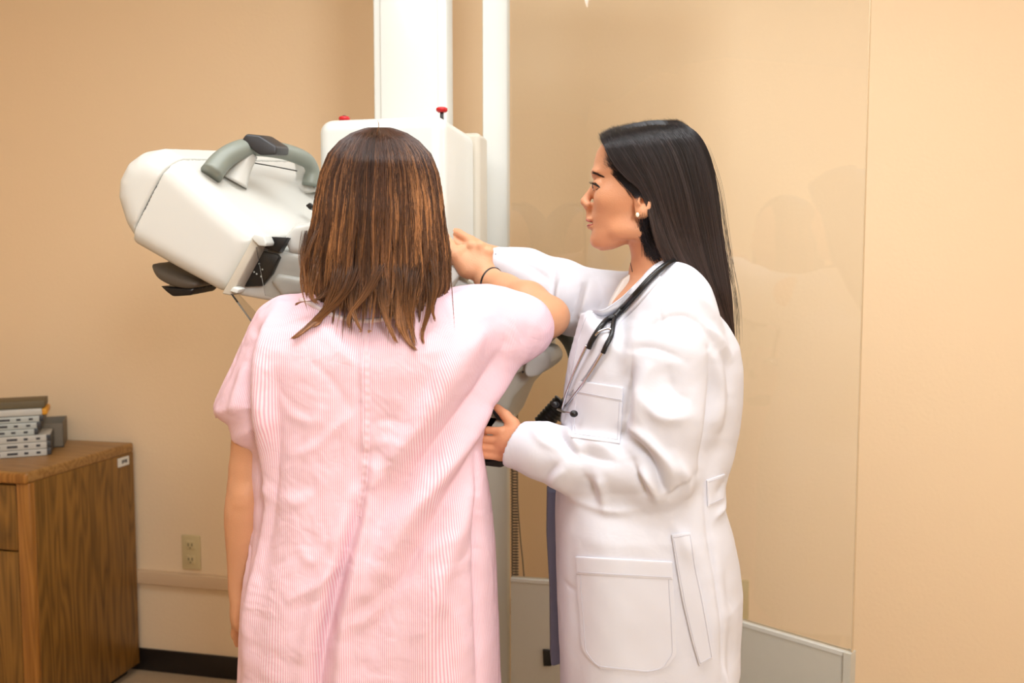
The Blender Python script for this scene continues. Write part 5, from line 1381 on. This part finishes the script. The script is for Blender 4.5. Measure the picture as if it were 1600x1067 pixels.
for side in (1, -1):
    n = NS if side == 1 else 2600
    s = rng.rand(n)**.9; ci = np.clip(np.searchsorted(cs, s+rng.normal(0, .01, n)), 0, NC-1)
    lv = rng.rand(n); L = np.clip(cln[ci]-lv*.14*rng.rand(n)+rng.normal(0, .012, n), .72, .992)
    g0 = guide(s); gc = guide(cs[ci])
    t = np.linspace(0, 1, K)[None, :]*L[:, None]; fi = np.clip(t*29, 0, 28.999); i = fi.astype(int); q = (fi-i)[..., None]
    ar = np.arange(n)[:, None]
    p0 = g0[ar, i]*(1-q)+g0[ar, i+1]*q; pc = gc[ar, i]*(1-q)+gc[ar, i+1]*q
    m = (np.clip((t-.3)/.7, 0, 1)**1.2*.7)[..., None]; uv = p0*(1-m)+pc*m
    uv[..., 0] += rng.normal(0, .5, n)[:, None]*(1+2*t)+rng.normal(0, 4, n)[:, None]*np.clip(1-t*8, 0, 1); uv[..., 1] += rng.normal(0, 2.0, n)[:, None]*np.clip(1-t*8, 0, 1); uv[..., 1] += np.where(side < 0, -4*np.exp(-((t-.06)/.1)**2), 0)
    # depth: on the head the roots start near the middle plane and spread to the side
    tt = t
    open_ = np.clip(tt/.10, 0, 1)**.5
    bulge = np.sqrt(np.clip(1-(s[:, None]*.98)**3.4, 0.02, 1))
    body_ = np.interp(tt, [0, .2, .45, .7, 1.0], [.080, .080, .072, .066, .030])
    y = YD-side*(.012+(body_*bulge-.012)*open_)*(1-.10*lv[:, None])-.018*np.clip((tt-.5)/.4, 0, 1)
    Gp = pix2w(uv[..., 0], uv[..., 1], y)
    G.append(Gp)
    base = hk_[None, None]*(1-tt[..., None])+hb_[None, None]*tt[..., None]
    r = (.45+1.2*rng.rand(n)**1.6)*(.6+.8*ctn[ci]); base = base*r[:, None, None]
    gy = (rng.rand(n) < .008)[:, None, None]; base = np.where(gy, hg_[None, None]*1.2, base)
    C.append(base)
G = np.concatenate(G); C = np.concatenate(C)
strands('hair_lengths', G, C, M_hair, dh, r=.00032)
# hair swept back from the brow over the top of the head
n = 4200; s = rng.rand(n); side = rng.rand(n)*.9+.02
T0 = np.array([(941, 217), (947, 207), (966, 198), (1000, 190), (1035, 187), (1072, 195), (1096, 214), (1113, 250), (1123, 300), (1130, 360), (1136, 430)])
TP = spline(T0, 40); G = np.zeros((n, K, 3)); 
for k in range(K):
    t = k/(K-1); a = np.clip((.0+.45*s+t*(.38+.17*((s*7.3) % 1)))*39, 0, 38.99); i = a.astype(int); q = (a-i)[:, None]; p = TP[i]*(1-q)+TP[i+1]*q
    off = (side*.84+.20-.5)*2      # -.84 towards viewer .. 1.16 away
    dy_ = off*.062; Rh = .074; dr_ = (Rh-np.sqrt(np.maximum(Rh**2-dy_**2, 1e-5)))*893
    cxp, cyp = 1028., 275.; vx, vy = cxp-p[:, 0], cyp-p[:, 1]; vl = np.hypot(vx, vy)
    G[:, k] = pix2w(p[:, 0]+vx/vl*(dr_*.9+1), p[:, 1]+vy/vl*(dr_*.9+1), YD+dy_)
strands('top_lengths', G, np.broadcast_to(hk_*1.0, G.shape)*(.5+1.0*rng.rand(n))[:, None, None], M_hair, dh, r=.00034)
# wisps at the temple, nape and outline
WS = []
for pth, n_, sp in (([(1003, 345), (1004, 365), (1008, 385), (1012, 402)], 60, 9), ([(1010, 340), (1014, 370), (1022, 395), (1030, 404)], 260, 16), ([(955, 248), (972, 272), (990, 292), (1000, 304)], 500, 13), ([(975, 270), (990, 290), (1000, 300), (1003, 300)], 300, 12),
                    ([(1120, 320), (1136, 400), (1150, 470), (1152, 540)], 14, 9), ([(1100, 225), (1122, 290), (1136, 380), (1144, 440)], 14, 8)):
    b = spline(pth, 14)
    for i in range(n_):
        o = rng.normal(0, sp, 2)*.5; o2 = rng.normal(0, sp, 2)*.4; row = []
        for k in range(14):
            t = k/13; u, v = b[k]+o*(1-t)+o2*t
            hh = on_surface(db, u, v, .002) if u < 1035 else None
            y0 = YD-.074 if (u < 1040 and v < 320) else YD-.05
            if u > 1100: y0 = YD-.01
            row.append(hh[1] if hh is not None else y0)
        row = np.array(row)
        for _ in range(5): row[1:-1] = (row[:-2]+row[2:])/2
        WS.append([D(*(b[k]+o*(1-k/13)+o2*k/13), row[k]) for k in range(14)])
WS = np.array(WS); strands('loose_wisps', WS, np.broadcast_to(hk_*1.3, WS.shape), M_hair, dh, r=.00024)
